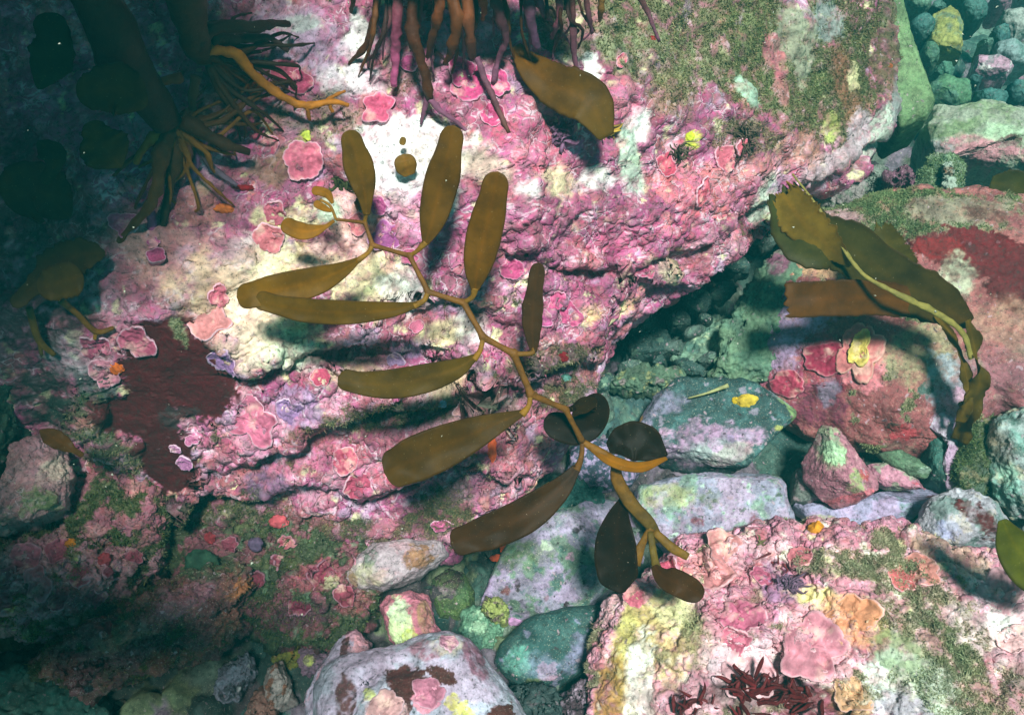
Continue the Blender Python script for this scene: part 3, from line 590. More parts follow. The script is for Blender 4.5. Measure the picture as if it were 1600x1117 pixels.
# lower right boulder, close to the lens
br = stone('large pale boulder with pink crusts and green fuzz in the lower right corner', [(925, 1180), (922, 1090), (935, 1010), (960, 955), (1010, 915), (1060, 870), (1130, 842), (1260, 838), (1400, 838), (1500, 860), (1570, 905),
    (1660, 960), (1800, 1100), (1800, 1400), (1400, 1600), (950, 1450)], d=1.52, T=.16, B=.42, tilt=.75, Nn=560, seed=21, centre=(1340, 1130), box=.6, name='boulder', cat='boulder', low=(.4, .05), mid=(.09, .02), fine=(.03, .009), front=.86, soft=2,
    base=(206, 128, 152), plates=.9, relief=(.045, .006), layers=[((230, 176, 184), .09, .15, .2, .75), (ROSE, .05, .2, .15, .7), ((240, 232, 214), .05, .42, .12, .8), (SAGE, .08, .3, .12, .8, 0, .6), (CREAM, .05, .5, .1, .8, 0, .8)],
    strokes=[([(1050, 880), (1150, 870), (1230, 880)], .012, .03, .02, .006), ([(1210, 1000), (1240, 1080), (1300, 1090)], .02, .03, .03, .01)],
    patches=[(985, 1010, 34, 80, -12, (196, 186, 110), .9, .2, 0, .5), (1040, 990, 40, 90, -8, (200, 180, 120), .85, .2, 0, .5), (1000, 1050, 24, 60, -10, WHITE, .85, .2, 0, .6), (1060, 950, 34, 24, 0, (226, 222, 170), .8, .2, 0), (950, 1070, 20, 60, -10, (170, 130, 60), .85, .2, 0), (1090, 1000, 20, 60, 0, SAGE, .5, .3, 0), (1035, 1090, 50, 30, 0, (170, 130, 130), .6, .3, .5),
             (1160, 940, 60, 44, 30, (196, 100, 130), .85, .15, 1), (1110, 885, 40, 26, 0, (230, 150, 156), .9, .12, .9), (1230, 910, 34, 30, 0, (150, 120, 160), .7, .25, .2), (1290, 940, 50, 18, -10, (236, 226, 150), .85, .25, 0, .6), (1275, 1010, 64, 54, 0, (226, 160, 172), .95, .07, .7, .2), (1340, 965, 46, 40, -20, (224, 150, 110), .95, .08, .4, .25), (1340, 950, 20, 16, 0, (236, 190, 90), .7, .3, 0),
             (1170, 1040, 60, 50, 0, (234, 206, 214), .8, .25, .8), (1440, 980, 80, 100, -20, (120, 150, 100), .62, .3, 0), (1350, 880, 100, 20, 0, (140, 146, 110), .8, .25, 0), (1400, 1070, 60, 44, 0, (236, 250, 240), .95, .2, 0, .6), (1560, 960, 60, 70, -20, (228, 190, 196), .85, .2, .8), (1560, 960, 24, 34, -20, WHITE, .9, .2, 0, .7), (1500, 1070, 110, 44, 0, SAGE, .6, .3, 0), (1270, 1100, 70, 34, 0, (90, 34, 34), .9, .15, 0), (1330, 1085, 30, 28, 0, (220, 176, 130), .8, .2, .3), (1160, 1100, 60, 20, 0, (90, 50, 50), .8, .2, 0), (1400, 1110, 40, 24, 0, (170, 150, 176), .7, .2, 0),
             (1400, 1012, 40, 30, 0, (130, 150, 100), .6, .3, 0), (1480, 860, 60, 24, -20, (190, 160, 130), .7, .2, .3)])
bvh(br, 3)
# right boulder with the dark red crusts
mr_ = stone('broad right hand boulder with dark red crusts and a green fuzzy top', [(1165, 560), (1200, 470), (1235, 400), (1265, 345), (1330, 318), (1430, 300), (1540, 296), (1660, 310), (1800, 420), (1790, 640), (1640, 700), (1560, 660), (1500, 700), (1440, 700), (1340, 705), (1260, 690), (1190, 630)],
    d=1.98, T=.13, B=.30, tilt=.6, Nn=480, seed=31, centre=(1440, 490), box=.6, name='boulder', cat='boulder', low=(.5, .05), mid=(.12, .012), fine=(.03, .004), front=.86, soft=2, plates=.2, fleck=.6,
    base=(140, 74, 76), layers=[((160, 96, 92), .1, .1, .2, .7), ((120, 96, 84), .06, .4, .12, .7), (SAGE, .05, .5, .1, .7, 0, .5)],
    strokes=[([(1300, 600), (1330, 650), (1420, 690)], .02, .05, .01, .0)],
    patches=[(1400, 330, 170, 42, 0, (114, 130, 92), .95, .2, 0), (1300, 345, 46, 26, -10, (176, 130, 140), .8, .2, .3), (1510, 325, 80, 26, 0, (140, 120, 110), .7, .25, 0), (1530, 400, 96, 44, -12, (92, 7, 18), 1, .06, 0, .3), (1585, 440, 50, 44, 0, (86, 9, 18), 1, .06, 0, .3), (1470, 395, 34, 20, 0, (116, 22, 26), 1, .1, 0), (1540, 330, 34, 14, -10, (84, 34, 30), .8, .15, 0),
             (1230, 500, 58, 66, 20, (178, 150, 188), .95, .12, .1), (1200, 560, 40, 50, 10, (170, 140, 176), .9, .12, .2), (1290, 560, 44, 56, -10, (140, 30, 60), .95, .08, .6, .3), (1230, 600, 50, 20, -10, (170, 60, 90), .9, .1, .8, .3), (1275, 640, 40, 40, 0, (110, 40, 66), .9, .12, .2), (1290, 610, 14, 20, 0, (120, 110, 130), .8, .2, 0),
             (1270, 415, 50, 16, 0, (200, 160, 120), .8, .2, .2), (1345, 565, 32, 48, 0, (196, 110, 120), 1, .04, .3, .14), (1345, 550, 15, 28, 0, (222, 200, 100), .95, .12, 0, .3), (1430, 480, 36, 24, 0, (74, 110, 70), .9, .15, 0), (1440, 550, 60, 50, 0, (150, 146, 110), .8, .25, 0), (1490, 430, 30, 34, 0, (190, 200, 170), .7, .2, 0), (1480, 600, 40, 60, 20, (150, 160, 170), .9, .15, 0), (1450, 610, 12, 16, 0, (60, 90, 80), .9, .1, 0), (1490, 640, 34, 40, 0, (196, 150, 176), .9, .15, .2), (1560, 590, 60, 70, 0, (140, 90, 100), .8, .2, .1), (1570, 500, 50, 44, 0, (170, 130, 110), .7, .25, 0),
             (1396, 672, 12, 9, 0, (60, 44, 36), 1, .1, 0), (1410, 680, 20, 14, 0, (170, 60, 70), .9, .1, 0)])
bvh(mr_, 3)
# flat slabs and stones between the boulders
SL = [(MINT, .03, .5, .1, .7, 0, .5), (DTEAL, .02, .55, .1, .6)]
stone('dark teal slab blotched with lilac below a yellow sponge', [(960, 640), (985, 608), (1060, 596), (1150, 598), (1215, 608), (1262, 640), (1272, 672), (1225, 706), (1165, 735), (1110, 746), (1040, 725), (975, 700)], d=1.93, T=.07, B=.09, tilt=.65, Nn=260, seed=41, box=.45, cuts=6,
    low=(.7, .05), mid=(.09, .006), fine=(.02, .0025), base=(48, 76, 76), fleck=.7, layers=[((70, 110, 110), .05, .3, .15, .6), ((150, 140, 160), .03, .55, .08, .7)],
    patches=[(1100, 700, 74, 36, 10, (186, 150, 184), .9, .2, 0, .5), (1150, 715, 40, 16, 20, (220, 160, 176), .8, .2, 0), (1010, 625, 50, 18, 10, (130, 124, 150), .85, .2, 0), (985, 655, 20, 30, 0, (150, 140, 170), .8, .2, 0), (1250, 640, 30, 26, -30, (140, 170, 110), .95, .1, 0), (1120, 715, 60, 20, 0, (150, 190, 170), .6, .3, 0), (1225, 605, 30, 14, -10, (170, 180, 196), .7, .2, 0),
             (1082, 655, 9, 5, 0, (180, 150, 180), .9, .2, 0), (1115, 690, 10, 8, 0, (190, 160, 190), .9, .2, 0), (1140, 680, 6, 5, 0, LAV, .9, .2, 0), (1034, 671, 9, 6, 0, (190, 150, 180), .9, .2, 0), (985, 652, 10, 9, 0, OCHRE, .9, .2, 0), (1222, 668, 6, 4, 0, LIME, .9, .2, 0)])
stone('pale lilac slab with green and mint speckles under the kelp tip', [(985, 800), (1000, 765), (1040, 752), (1100, 744), (1150, 740), (1205, 736), (1226, 765), (1236, 815), (1225, 860), (1100, 880), (1000, 860)], d=1.84, T=.08, B=.09, tilt=.7, Nn=240, seed=42, box=.42, cuts=6, soft=1, low=(.7, .05), mid=(.09, .006), fine=(.02, .0025),
    base=(150, 150, 172), fleck=.8, layers=[((176, 150, 176), .07, .1, .2, .7), ((120, 160, 130), .05, .25, .15, .7), (MINT, .025, .5, .1, .8), ((60, 80, 60), .02, .65, .06, .8)],
    patches=[(1040, 770, 40, 16, 0, (170, 170, 100), .6, .3, 0), (1085, 815, 12, 12, 0, (120, 40, 50), .8, .2, 0, .7), (1175, 810, 8, 12, 0, (110, 40, 50), .8, .2, 0, .7), (1105, 780, 16, 12, 0, (90, 104, 70), .8, .2, 0, .6)])
stone('large mottled lilac and green slab under the kelp blades', [(738, 905), (745, 870), (790, 830), (860, 795), (930, 785), (1000, 780), (1040, 860), (1000, 920), (970, 950), (900, 968), (835, 975), (790, 985), (752, 960)], d=1.86, T=.08, B=.09, tilt=.7, Nn=280, seed=43, box=.45, cuts=5, soft=2, low=(.7, .05), mid=(.1, .006), fine=(.02, .002),
    base=(136, 130, 150), fleck=.8, layers=[((164, 146, 176), .08, .1, .2, .8), ((96, 126, 100), .045, .12, .15, .85), ((56, 100, 94), .03, .4, .12, .7), ((44, 22, 32), .016, .78, .04, .9)],
    patches=[(755, 925, 16, 50, 0, (170, 146, 184), .9, .2, 0), (820, 865, 40, 20, 0, (92, 112, 70), .7, .3, 0), (870, 815, 80, 16, 10, (176, 160, 190), .8, .25, 0), (850, 845, 10, 8, 0, (180, 196, 170), .9, .1, 0), (808, 910, 6, 9, 0, (50, 20, 30), .95, .1, 0), (786, 920, 8, 8, -40, (110, 50, 40), .9, .1, 0), (890, 866, 7, 7, 0, (200, 150, 180), .9, .1, 0), (920, 908, 8, 8, 0, (200, 150, 184), .9, .1, 0), (930, 900, 30, 30, 0, (70, 120, 110), .6, .3, 0),
             (900, 823, 5, 5, 0, (40, 14, 24), .95, .1, 0), (912, 820, 4, 4, 0, (40, 14, 24), .95, .1, 0), (877, 868, 3, 3, 0, (40, 14, 24), .95, .1, 0), (914, 903, 4, 4, 0, (40, 14, 24), .95, .1, 0), (884, 940, 6, 6, 0, (40, 14, 24), .95, .1, 0), (810, 937, 6, 5, 0, (40, 20, 30), .95, .1, 0), (857, 930, 5, 5, 0, (120, 40, 50), .9, .1, 0)])
stone('smooth dark teal oval stone with lilac patches and pink spot', [(770, 1035), (780, 1005), (820, 970), (880, 950), (950, 945), (985, 985), (960, 1030), (925, 1050), (860, 1078), (805, 1072)], d=1.74, T=.055, B=.06, tilt=.7, Nn=220, seed=44, box=.75, low=(.8, .04), mid=(.1, .003), fine=(.02, .0018),
    base=(42, 76, 74), fleck=.6, layers=[((66, 100, 96), .05, .2, .2, .6), ((140, 140, 170), .04, .5, .1, .7)],
    patches=[(850, 1045, 14, 12, 0, (196, 150, 184), .95, .1, 0), (920, 1020, 44, 18, 25, (130, 128, 160), .8, .25, 0), (860, 1062, 16, 6, 0, (200, 160, 186), .8, .2, 0), (910, 1000, 14, 16, 0, (130, 130, 160), .7, .25, 0), (842, 1035, 30, 20, 0, (130, 146, 170), .6, .3, 0), (805, 1030, 20, 20, 0, (120, 190, 170), .5, .35, 0), (834, 1070, 12, 7, 0, (80, 90, 50), .8, .2, 0)])
stone('angular pink stone with a mint white spot resting on the lilac slab', [(1249, 712), (1262, 688), (1285, 668), (1310, 672), (1340, 705), (1372, 748), (1374, 764), (1340, 784), (1305, 797), (1285, 782), (1256, 750)], d=1.80, T=.075, B=.06, tilt=.75, Nn=240, seed=45, box=.6, cuts=3, low=(.6, .03), mid=(.06, .003), fine=(.014, .002), soft=1, planes=[(-.2, -.8, .5, .62), (.6, .3, .7, .5), (-.75, .1, .6, .55)],
    base=(172, 112, 128), fleck=.9, layers=[((150, 92, 108), .05, .2, .2, .6), ((196, 140, 150), .03, .45, .1, .6)],
    patches=[(1308, 702, 19, 16, 0, (196, 232, 190), 1, .08, 0, .25), (1304, 700, 26, 22, 0, (150, 180, 130), .6, .3, 0), (1280, 690, 22, 16, 20, (110, 130, 110), .7, .25, 0), (1343, 745, 12, 18, -15, (150, 170, 110), .8, .2, 0, .6), (1352, 735, 8, 10, 0, (190, 70, 70), .7, .2, 0), (1290, 668, 20, 8, 0, (150, 170, 130), .7, .2, 0), (1320, 785, 40, 9, 22, (204, 100, 112), .8, .15, 0)])
stone('long smooth lilac slab beneath the angular pink stone', [(1220, 800), (1260, 790), (1330, 785), (1400, 765), (1460, 755), (1480, 766), (1440, 800), (1395, 832), (1350, 850), (1270, 862), (1222, 850)], d=1.87, T=.06, B=.08, tilt=.7, Nn=220, seed=46, box=.45, cuts=4, soft=1, low=(.7, .04), mid=(.1, .005), fine=(.02, .0018),
    base=(156, 152, 182), fleck=.3, layers=[((180, 156, 190), .07, .1, .2, .7), ((120, 156, 150), .04, .5, .12, .6), ((60, 70, 70), .015, .72, .05, .7)], patches=[(1240, 815, 20, 14, 0, (196, 150, 160), .7, .3, 0), (1275, 808, 30, 6, 5, LIME, .6, .3, 0, .6), (1456, 772, 7, 7, 0, (110, 40, 30), .9, .1, 0, .6)])
stone('flat pink and mint stone leaning beside the angular pink stone', [(1352, 728), (1380, 724), (1410, 733), (1440, 748), (1452, 762), (1420, 765), (1385, 762), (1362, 752)], d=1.82, T=.03, B=.03, tilt=.6, Nn=120, seed=47, cuts=2, low=(.6, .05), mid=(.05, .003), fine=(.012, .0015), soft=1,
    base=(190, 130, 150), layers=[((150, 170, 140), .04, .2, .15, .8), ((200, 80, 100), .03, .5, .1, .8)], fleck=.6)
stone('thin dark green stone with a pale tip above the flat pink one', [(1366, 706), (1400, 702), (1430, 716), (1456, 736), (1450, 747), (1420, 744), (1388, 730)], d=1.81, T=.028, B=.03, tilt=.6, Nn=120, seed=48, cuts=2, low=(.6, .05), mid=(.05, .003), fine=(.012, .0015), soft=1,
    base=(84, 110, 84), layers=[((110, 140, 110), .03, .2, .15, .7)], patches=[(1446, 740, 10, 6, 0, (180, 210, 190), .9, .2, 0)], fleck=.5)
stone('grey green cobble tucked behind the left of the angular pink stone', [(1236, 760), (1240, 738), (1260, 736), (1285, 755), (1290, 785), (1260, 790), (1236, 784)], z=.05, T=.05, B=.05, Nn=100, seed=49, low=(.6, .06), mid=(.05, .003), fine=(.012, .0015), base=(110, 116, 110), layers=[((160, 130, 140), .04, .2, .2, .7)])
stone('dark teal upright rock face below the ruffled kelp base', [(1435, 665), (1470, 672), (1500, 700), (1500, 760), (1480, 775), (1450, 752), (1440, 710)], z=.09, T=.06, B=.06, Nn=120, seed=50, cuts=3, low=(.6, .05), mid=(.05, .003), fine=(.012, .0015), base=(52, 92, 84), fleck=.6)
stone('lilac finger shaped stone hanging down beside the ruffled kelp base', [(1432, 640), (1460, 625), (1492, 650), (1500, 700), (1498, 740), (1492, 768), (1478, 766), (1470, 730), (1478, 700), (1462, 670), (1436, 662)], d=1.85, T=.035, B=.05, tilt=.8, Nn=150, seed=51, low=(.5, .05), mid=(.05, .005), fine=(.014, .002), base=(188, 156, 184), layers=[((170, 176, 180), .05, .2, .2, .6)], centre=(1480, 690))
stone('pale mottled boulder at the right edge with teal and mint patches', [(1532, 720), (1545, 660), (1580, 640), (1640, 620), (1720, 680), (1720, 800), (1620, 830), (1580, 808), (1552, 770)], d=1.78, T=.09, B=.16, tilt=.7, Nn=220, seed=52, name='boulder', cat='boulder', low=(.5, .06), mid=(.08, .01), fine=(.02, .004),
    base=(150, 162, 160), layers=[((110, 150, 140), .06, .1, .2, .8), ((196, 180, 150), .06, .3, .15, .7), ((56, 90, 80), .04, .4, .1, .7)], fleck=.6, patches=[(1560, 745, 30, 30, 0, (130, 190, 170), .7, .3, 0), (1545, 700, 20, 30, 0, (96, 80, 60), .7, .3, 0)])
stone('turf covered brown green cobble left of the pale right edge boulder', [(1480, 735), (1485, 690), (1510, 650), (1550, 660), (1570, 700), (1560, 760), (1520, 790), (1490, 770)], d=1.84, T=.07, B=.09, Nn=150, seed=53, base=(86, 96, 66), layers=[((120, 110, 80), .04, .2, .15, .7), ((60, 80, 70), .05, .3, .15, .7)], low=(.5, .08), mid=(.05, .008), fine=(.014, .003), fleck=.5)
stone('white edged stone with dark red patches above the lower right boulder', [(1432, 812), (1450, 780), (1490, 765), (1530, 768), (1560, 800), (1580, 840), (1560, 862), (1500, 856), (1445, 850)], d=1.72, T=.05, B=.07, tilt=.6, Nn=180, seed=54, cuts=2, low=(.5, .07), mid=(.06, .006), fine=(.014, .002), base=(170, 166, 176),
    layers=[((90, 120, 110), .05, .2, .15, .7), ((190, 176, 160), .04, .3, .15, .6)], patches=[(1520, 800, 34, 14, -40, (86, 18, 22), .95, .1, 0, .5), (1545, 825, 24, 14, -60, (80, 20, 24), .9, .1, 0, .5), (1500, 788, 20, 8, 0, (90, 26, 28), .9, .1, 0, .6), (1480, 830, 20, 14, 0, (150, 150, 190), .7, .2, 0)])
stone('dark stone with a brown top wedged at the far right below the pale boulder', [(1540, 880), (1550, 850), (1600, 835), (1660, 850), (1660, 930), (1600, 935)], d=1.70, T=.04, B=.08, Nn=120, seed=55, base=(70, 50, 50), layers=[((120, 130, 130), .05, .3, .15, .7)], low=(.5, .07))
stone('purple stone closely dotted with lilac spots beside the drooping kelp', [(885, 742), (888, 705), (920, 690), (955, 688), (985, 700), (1000, 735), (985, 760), (930, 768), (900, 762)], d=1.95, T=.05, B=.06, Nn=150, seed=56, low=(.5, .05), mid=(.05, .003), fine=(.012, .0015), base=(60, 76, 92), layers=[((170, 150, 186), .014, .1, .12, .9)], fleck=.4)
stone('small dark green cobble under the large dark kelp blade', [(850, 800), (855, 770), (900, 758), (940, 765), (935, 795), (890, 805)], z=.02, T=.04, B=.05, Nn=100, seed=57, base=(44, 88, 82), low=(.5, .06), layers=[((70, 120, 110), .04, .2, .2, .6)])
stone('round green ribbed cobble with a dark red cap', [(672, 940), (676, 905), (700, 888), (725, 895), (742, 925), (742, 955), (715, 970), (688, 965)], d=1.84, T=.05, B=.05, tilt=.7, Nn=140, seed=58, box=.9, low=(.8, .03), mid=(.05, .002), fine=(.01, .0015), base=(76, 96, 52), layers=[((50, 70, 44), .03, .2, .2, .6)], patches=[(702, 900, 24, 16, 0, (52, 26, 34), .95, .1, 0), (685, 920, 14, 12, 0, (140, 116, 130), .7, .2, 0), (728, 925, 8, 16, 0, (60, 90, 60), .5, .3, 0)], fleck=.7)
stone('crumpled mint green stone beside the round ribbed cobble', [(718, 985), (725, 955), (755, 948), (780, 960), (787, 990), (772, 1015), (745, 1022), (728, 1008)], d=1.80, T=.05, B=.06, tilt=.7, Nn=140, seed=59, low=(.4, .12), mid=(.035, .008), fine=(.012, .003), base=(96, 136, 110), layers=[((150, 180, 150), .03, .2, .12, .8), ((60, 96, 84), .03, .3, .12, .8)])
stone('small yellow green lump between the mottled slab and crumpled stone', [(752, 950), (760, 935), (780, 938), (793, 955), (790, 972), (765, 968)], d=1.76, T=.03, B=.03, Nn=90, seed=60, base=(150, 160, 90), layers=[((120, 90, 100), .02, .2, .1, .8)], low=(.5, .1), mid=(.03, .005))
stone('rounded grey pink stone with an orange side wedged under the ledge', [(540, 905), (548, 875), (585, 850), (640, 842), (690, 850), (700, 868), (660, 900), (600, 925), (560, 922)], d=1.72, T=.07, B=.07, tilt=.7, Nn=200, seed=61, box=.8, low=(.6, .04), mid=(.06, .005), fine=(.014, .002), base=(176, 158, 166), fleck=.5,
    layers=[((196, 150, 160), .05, .3, .2, .6), ((170, 190, 180), .03, .55, .1, .6)], patches=[(662, 872, 22, 20, 0, (146, 102, 62), .9, .12, 0), (575, 868, 14, 16, 0, (80, 100, 80), .8, .15, 0), (570, 900, 30, 20, 0, (190, 186, 140), .6, .3, 0), (548, 910, 8, 14, 0, (150, 110, 60), .7, .2, 0)])
stone('pillow shaped pink stone with a bright green white top', [(594, 948), (605, 932), (640, 925), (668, 935), (682, 975), (705, 1010), (695, 1030), (660, 1035), (640, 1038), (612, 1000)], d=1.64, T=.07, B=.08, tilt=.8, Nn=200, seed=62, low=(.5, .04), mid=(.05, .006), fine=(.014, .002), box=.7, plates=.4,
    base=(196, 112, 132), layers=[((176, 100, 110), .05, .2, .2, .6)], patches=[(625, 975, 20, 40, 14, (214, 232, 176), 1, .14, 0, .4), (620, 950, 20, 16, 0, (196, 210, 180), .8, .2, 0), (634, 1000, 16, 18, 0, (190, 206, 90), .8, .2, 0), (668, 960, 10, 26, 10, (150, 130, 80), .7, .25, 0)])
pb = stone('smooth pale blue grey boulder with dark red patches at the bottom', [(482, 1140), (490, 1070), (530, 1030), (600, 1010), (690, 985), (730, 1000), (765, 1045), (800, 1085), (850, 1150), (800, 1300), (560, 1300)], d=1.48, T=.10, B=.22, tilt=.75, Nn=320, seed=63, centre=(650, 1140), box=.7, name='boulder', cat='boulder', low=(.5, .04), mid=(.12, .006), fine=(.02, .0015), front=.84, soft=2,
    base=(166, 166, 182), fleck=.3, layers=[((184, 160, 184), .1, .1, .2, .7), ((130, 150, 156), .05, .4, .15, .5), ((50, 66, 70), .013, .78, .04, .8)],
    strokes=[([(530, 1120), (545, 1070), (590, 1035), (640, 1030)], .012, .02, .012, .006)],
    patches=[(632, 1062, 36, 22, -10, (74, 32, 30), 1, .05, 0, .4), (625, 1095, 24, 26, 0, (70, 30, 28), 1, .05, 0, .4), (690, 1050, 24, 10, -20, (78, 36, 32), 1, .06, 0, .4), (668, 1083, 26, 22, 0, (206, 130, 152), 1, .06, .5, .25), (712, 1092, 18, 15, 0, (206, 196, 110), .95, .12, 0, .4), (735, 1112, 10, 8, 0, (200, 196, 100), .95, .1, 0), (576, 1077, 10, 9, 0, (196, 200, 120), .9, .15, 0), (600, 1108, 40, 16, 0, (210, 160, 160), .9, .12, .7), (785, 1108, 20, 11, 0, (78, 36, 30), 1, .06, 0, .3), (545, 1085, 14, 30, 10, (80, 34, 30), .95, .08, 0, .4), (665, 1010, 26, 10, 0, (140, 60, 80), .7, .2, .5), (745, 1020, 10, 30, 35, (120, 60, 80), .8, .15, 0, .5), (820, 1110, 12, 20, 0, GREY, .3, .3, 0), (700, 1000, 20, 12, 0, (200, 190, 150), .6, .3, 0)])
stone('pink lilac stone with brown red streak left of the pale blue boulder', [(478, 1130), (480, 1080), (500, 1040), (530, 1000), (556, 985), (580, 1005), (570, 1050), (560, 1100), (540, 1150)], d=1.62, T=.05, B=.1, tilt=.7, Nn=160, seed=64, low=(.5, .05), mid=(.06, .005), fine=(.014, .002), base=(170, 156, 178), layers=[((200, 140, 156), .05, .2, .15, .8)], patches=[(545, 1030, 10, 40, 5, (74, 32, 30), .95, .08, 0, .3), (530, 1070, 18, 22, 0, (80, 30, 30), .95, .08, 0, .4), (565, 1010, 20, 18, 0, (214, 150, 160), .9, .1, .3)])
GB = 'knobbly stones in the dark gap at the bottom'
stone('lilac knobbly stone under the ledge at the bottom left', [(478, 985), (485, 965), (520, 960), (545, 975), (552, 1000), (520, 1008), (490, 1003)], d=1.80, T=.04, B=.06, Nn=110, seed=65, group=GB, low=(.4, .12), mid=(.04, .008), fine=(.014, .002), base=(160, 140, 170), layers=[((90, 120, 110), .04, .3, .15, .7)])
stone('purple pink lump with a lime spot left of the streaked stone', [(466, 1040), (470, 1020), (495, 1010), (520, 1025), (520, 1050), (495, 1058), (472, 1055)], d=1.72, T=.035, B=.05, Nn=110, seed=66, group=GB, low=(.4, .12), mid=(.04, .008), fine=(.014, .002), base=(124, 96, 116), layers=[((70, 40, 50), .03, .3, .15, .7)], patches=[(476, 1028, 8, 7, 0, LIME, .95, .1, 0)])
stone('white and orange streaked angular stone near the bottom edge', [(415, 1080), (420, 1045), (440, 1035), (455, 1060), (460, 1095), (440, 1110), (420, 1105)], d=1.66, T=.045, B=.06, Nn=130, seed=67, group=GB, cuts=3, low=(.4, .1), mid=(.04, .006), fine=(.014, .002), base=(176, 160, 156), layers=[((150, 84, 50), .03, .3, .1, .8), ((60, 50, 46), .025, .4, .1, .8)])
stone('grey white crooked stone beside the orange streaked one', [(338, 1085), (345, 1050), (375, 1025), (405, 1015), (415, 1035), (395, 1060), (370, 1095), (345, 1100)], d=1.70, T=.04, B=.07, Nn=130, seed=68, group=GB, cuts=2, low=(.4, .15), mid=(.04, .01), fine=(.014, .002), base=(130, 128, 144), layers=[((40, 40, 44), .035, .2, .12, .8), ((190, 190, 190), .03, .5, .1, .7)])
stone('reddish brown stone at the bottom edge left of centre', [(385, 1117), (395, 1085), (415, 1078), (430, 1100), (425, 1140), (395, 1140)], d=1.64, T=.035, B=.06, Nn=100, seed=69, group=GB, cuts=2, low=(.4, .1), mid=(.04, .006), base=(140, 100, 90), layers=[((60, 40, 40), .03, .3, .1, .8)])
stone('yellow brown sponge crusted cobble in the dark bottom gap', [(435, 1030), (440, 1002), (458, 995), (468, 1015), (464, 1045), (448, 1050)], d=1.74, T=.03, B=.05, Nn=90, seed=70, group=GB, base=(120, 120, 50), layers=[((160, 90, 40), .02, .3, .1, .7)], low=(.4, .1))
stone('white veined dark stone at the foot of the oval teal stone', [(878, 1117), (885, 1080), (905, 1066), (922, 1075), (925, 1130), (890, 1150)], d=1.62, T=.04, B=.06, Nn=110, seed=71, base=(150, 130, 146), layers=[((50, 26, 36), .03, .1, .1, .9)], low=(.4, .1), mid=(.04, .006))
stone('small dark cobble below the oval teal stone', [(800, 1117), (810, 1088), (845, 1084), (880, 1095), (875, 1130), (820, 1140)], z=.03, T=.04, B=.05, Nn=90, seed=72, base=(50, 66, 66), low=(.4, .1), layers=[((110, 80, 90), .04, .4, .1, .7)])
# ledges in the dark lower left
stone('rounded pink and rust ridge of rock in the dark lower left', [(60, 1040), (110, 1000), (190, 960), (250, 915), (330, 890), (392, 893), (402, 925), (380, 980), (320, 1020), (220, 1050), (120, 1090)], d=1.60, T=.09, B=.16, tilt=.6, Nn=320, seed=81, low=(.5, .08), mid=(.07, .02), fine=(.022, .009), name='boulder', cat='boulder',
    base=(120, 72, 76), plates=.4, layers=[((150, 86, 70), .06, .2, .15, .7), ((90, 70, 50), .05, .3, .15, .7), (DTURF, .06, .35, .15, .8, 0)], fleck=.9, patches=[(380, 915, 24, 12, 20, (196, 120, 70), .8, .25, 0), (280, 945, 60, 22, 25, (170, 110, 130), .7, .25, .4), (200, 990, 50, 20, 20, (150, 110, 90), .6, .3, 0), (270, 1030, 30, 14, 0, (120, 60, 30), .7, .25, 0), (330, 880, 40, 20, 0, (60, 90, 60), .8, .2, 0)],
    strokes=[([(140, 1030), (250, 985), (340, 960), (400, 930)], .015, .05, .02, .008)])
tr = stone('green turf covered shelf under the main boulder', [(240, 850), (330, 815), (520, 815), (610, 850), (590, 930), (565, 980), (500, 1005), (430, 995), (360, 960), (270, 920)], d=1.72, T=.08, B=.16, tilt=.5, Nn=320, seed=82, low=(.5, .08), mid=(.07, .026), fine=(.024, .012), name='boulder', cat='boulder',
    base=(66, 74, 50), layers=[((92, 96, 58), .05, .15, .15, .7), ((130, 64, 82), .06, .05, .12, .85, .5), ((120, 150, 120), .025, .5, .1, .6)], fleck=.5, patches=[(500, 900, 30, 22, 0, (170, 76, 100), .9, .12, .8), (512, 905, 12, 8, 0, (180, 180, 140), .8, .2, 0), (470, 955, 50, 20, 10, (90, 44, 66), .8, .2, .3), (560, 940, 30, 16, 0, (170, 80, 96), .7, .2, .6)])
ll = stone('dim pink crusted ledge at the left edge', [(-60, 900), (-40, 850), (40, 830), (120, 830), (190, 850), (262, 862), (255, 890), (200, 930), (160, 960), (80, 985), (-40, 980)], d=1.60, T=.09, B=.18, tilt=.6, Nn=320, seed=83, low=(.5, .08), mid=(.07, .026), fine=(.024, .011), name='boulder', cat='boulder',
    base=(170, 110, 124), plates=.8, layers=[((90, 104, 60), .06, .15, .15, .8, 0), ((190, 130, 130), .05, .3, .15, .7), (LIME, .025, .62, .08, .7, 0), (DTURF, .05, .4, .1, .8, 0)], fleck=.6, patches=[(110, 930, 60, 26, 0, (140, 80, 92), .7, .25, .5), (140, 970, 60, 20, 0, (34, 54, 34), .8, .2, 0), (20, 870, 40, 20, 0, (190, 160, 170), .7, .2, .5)])
stone('smooth beige pink rock standing at the left edge', [(-40, 780), (5, 745), (25, 700), (60, 690), (100, 700), (120, 750), (110, 800), (70, 815), (10, 825), (-40, 820)], d=1.52, T=.08, B=.14, tilt=.8, Nn=260, seed=84, low=(.5, .08), mid=(.08, .016), fine=(.022, .006), box=.6, base=(170, 120, 128), plates=.6,
    layers=[((150, 112, 112), .08, .1, .2, .7), ((120, 130, 90), .04, .45, .1, .7)], patches=[(90, 735, 20, 26, 0, (200, 180, 160), .7, .2, 0), (65, 790, 20, 20, 0, (96, 120, 70), .7, .25, 0)], name='boulder', cat='boulder')
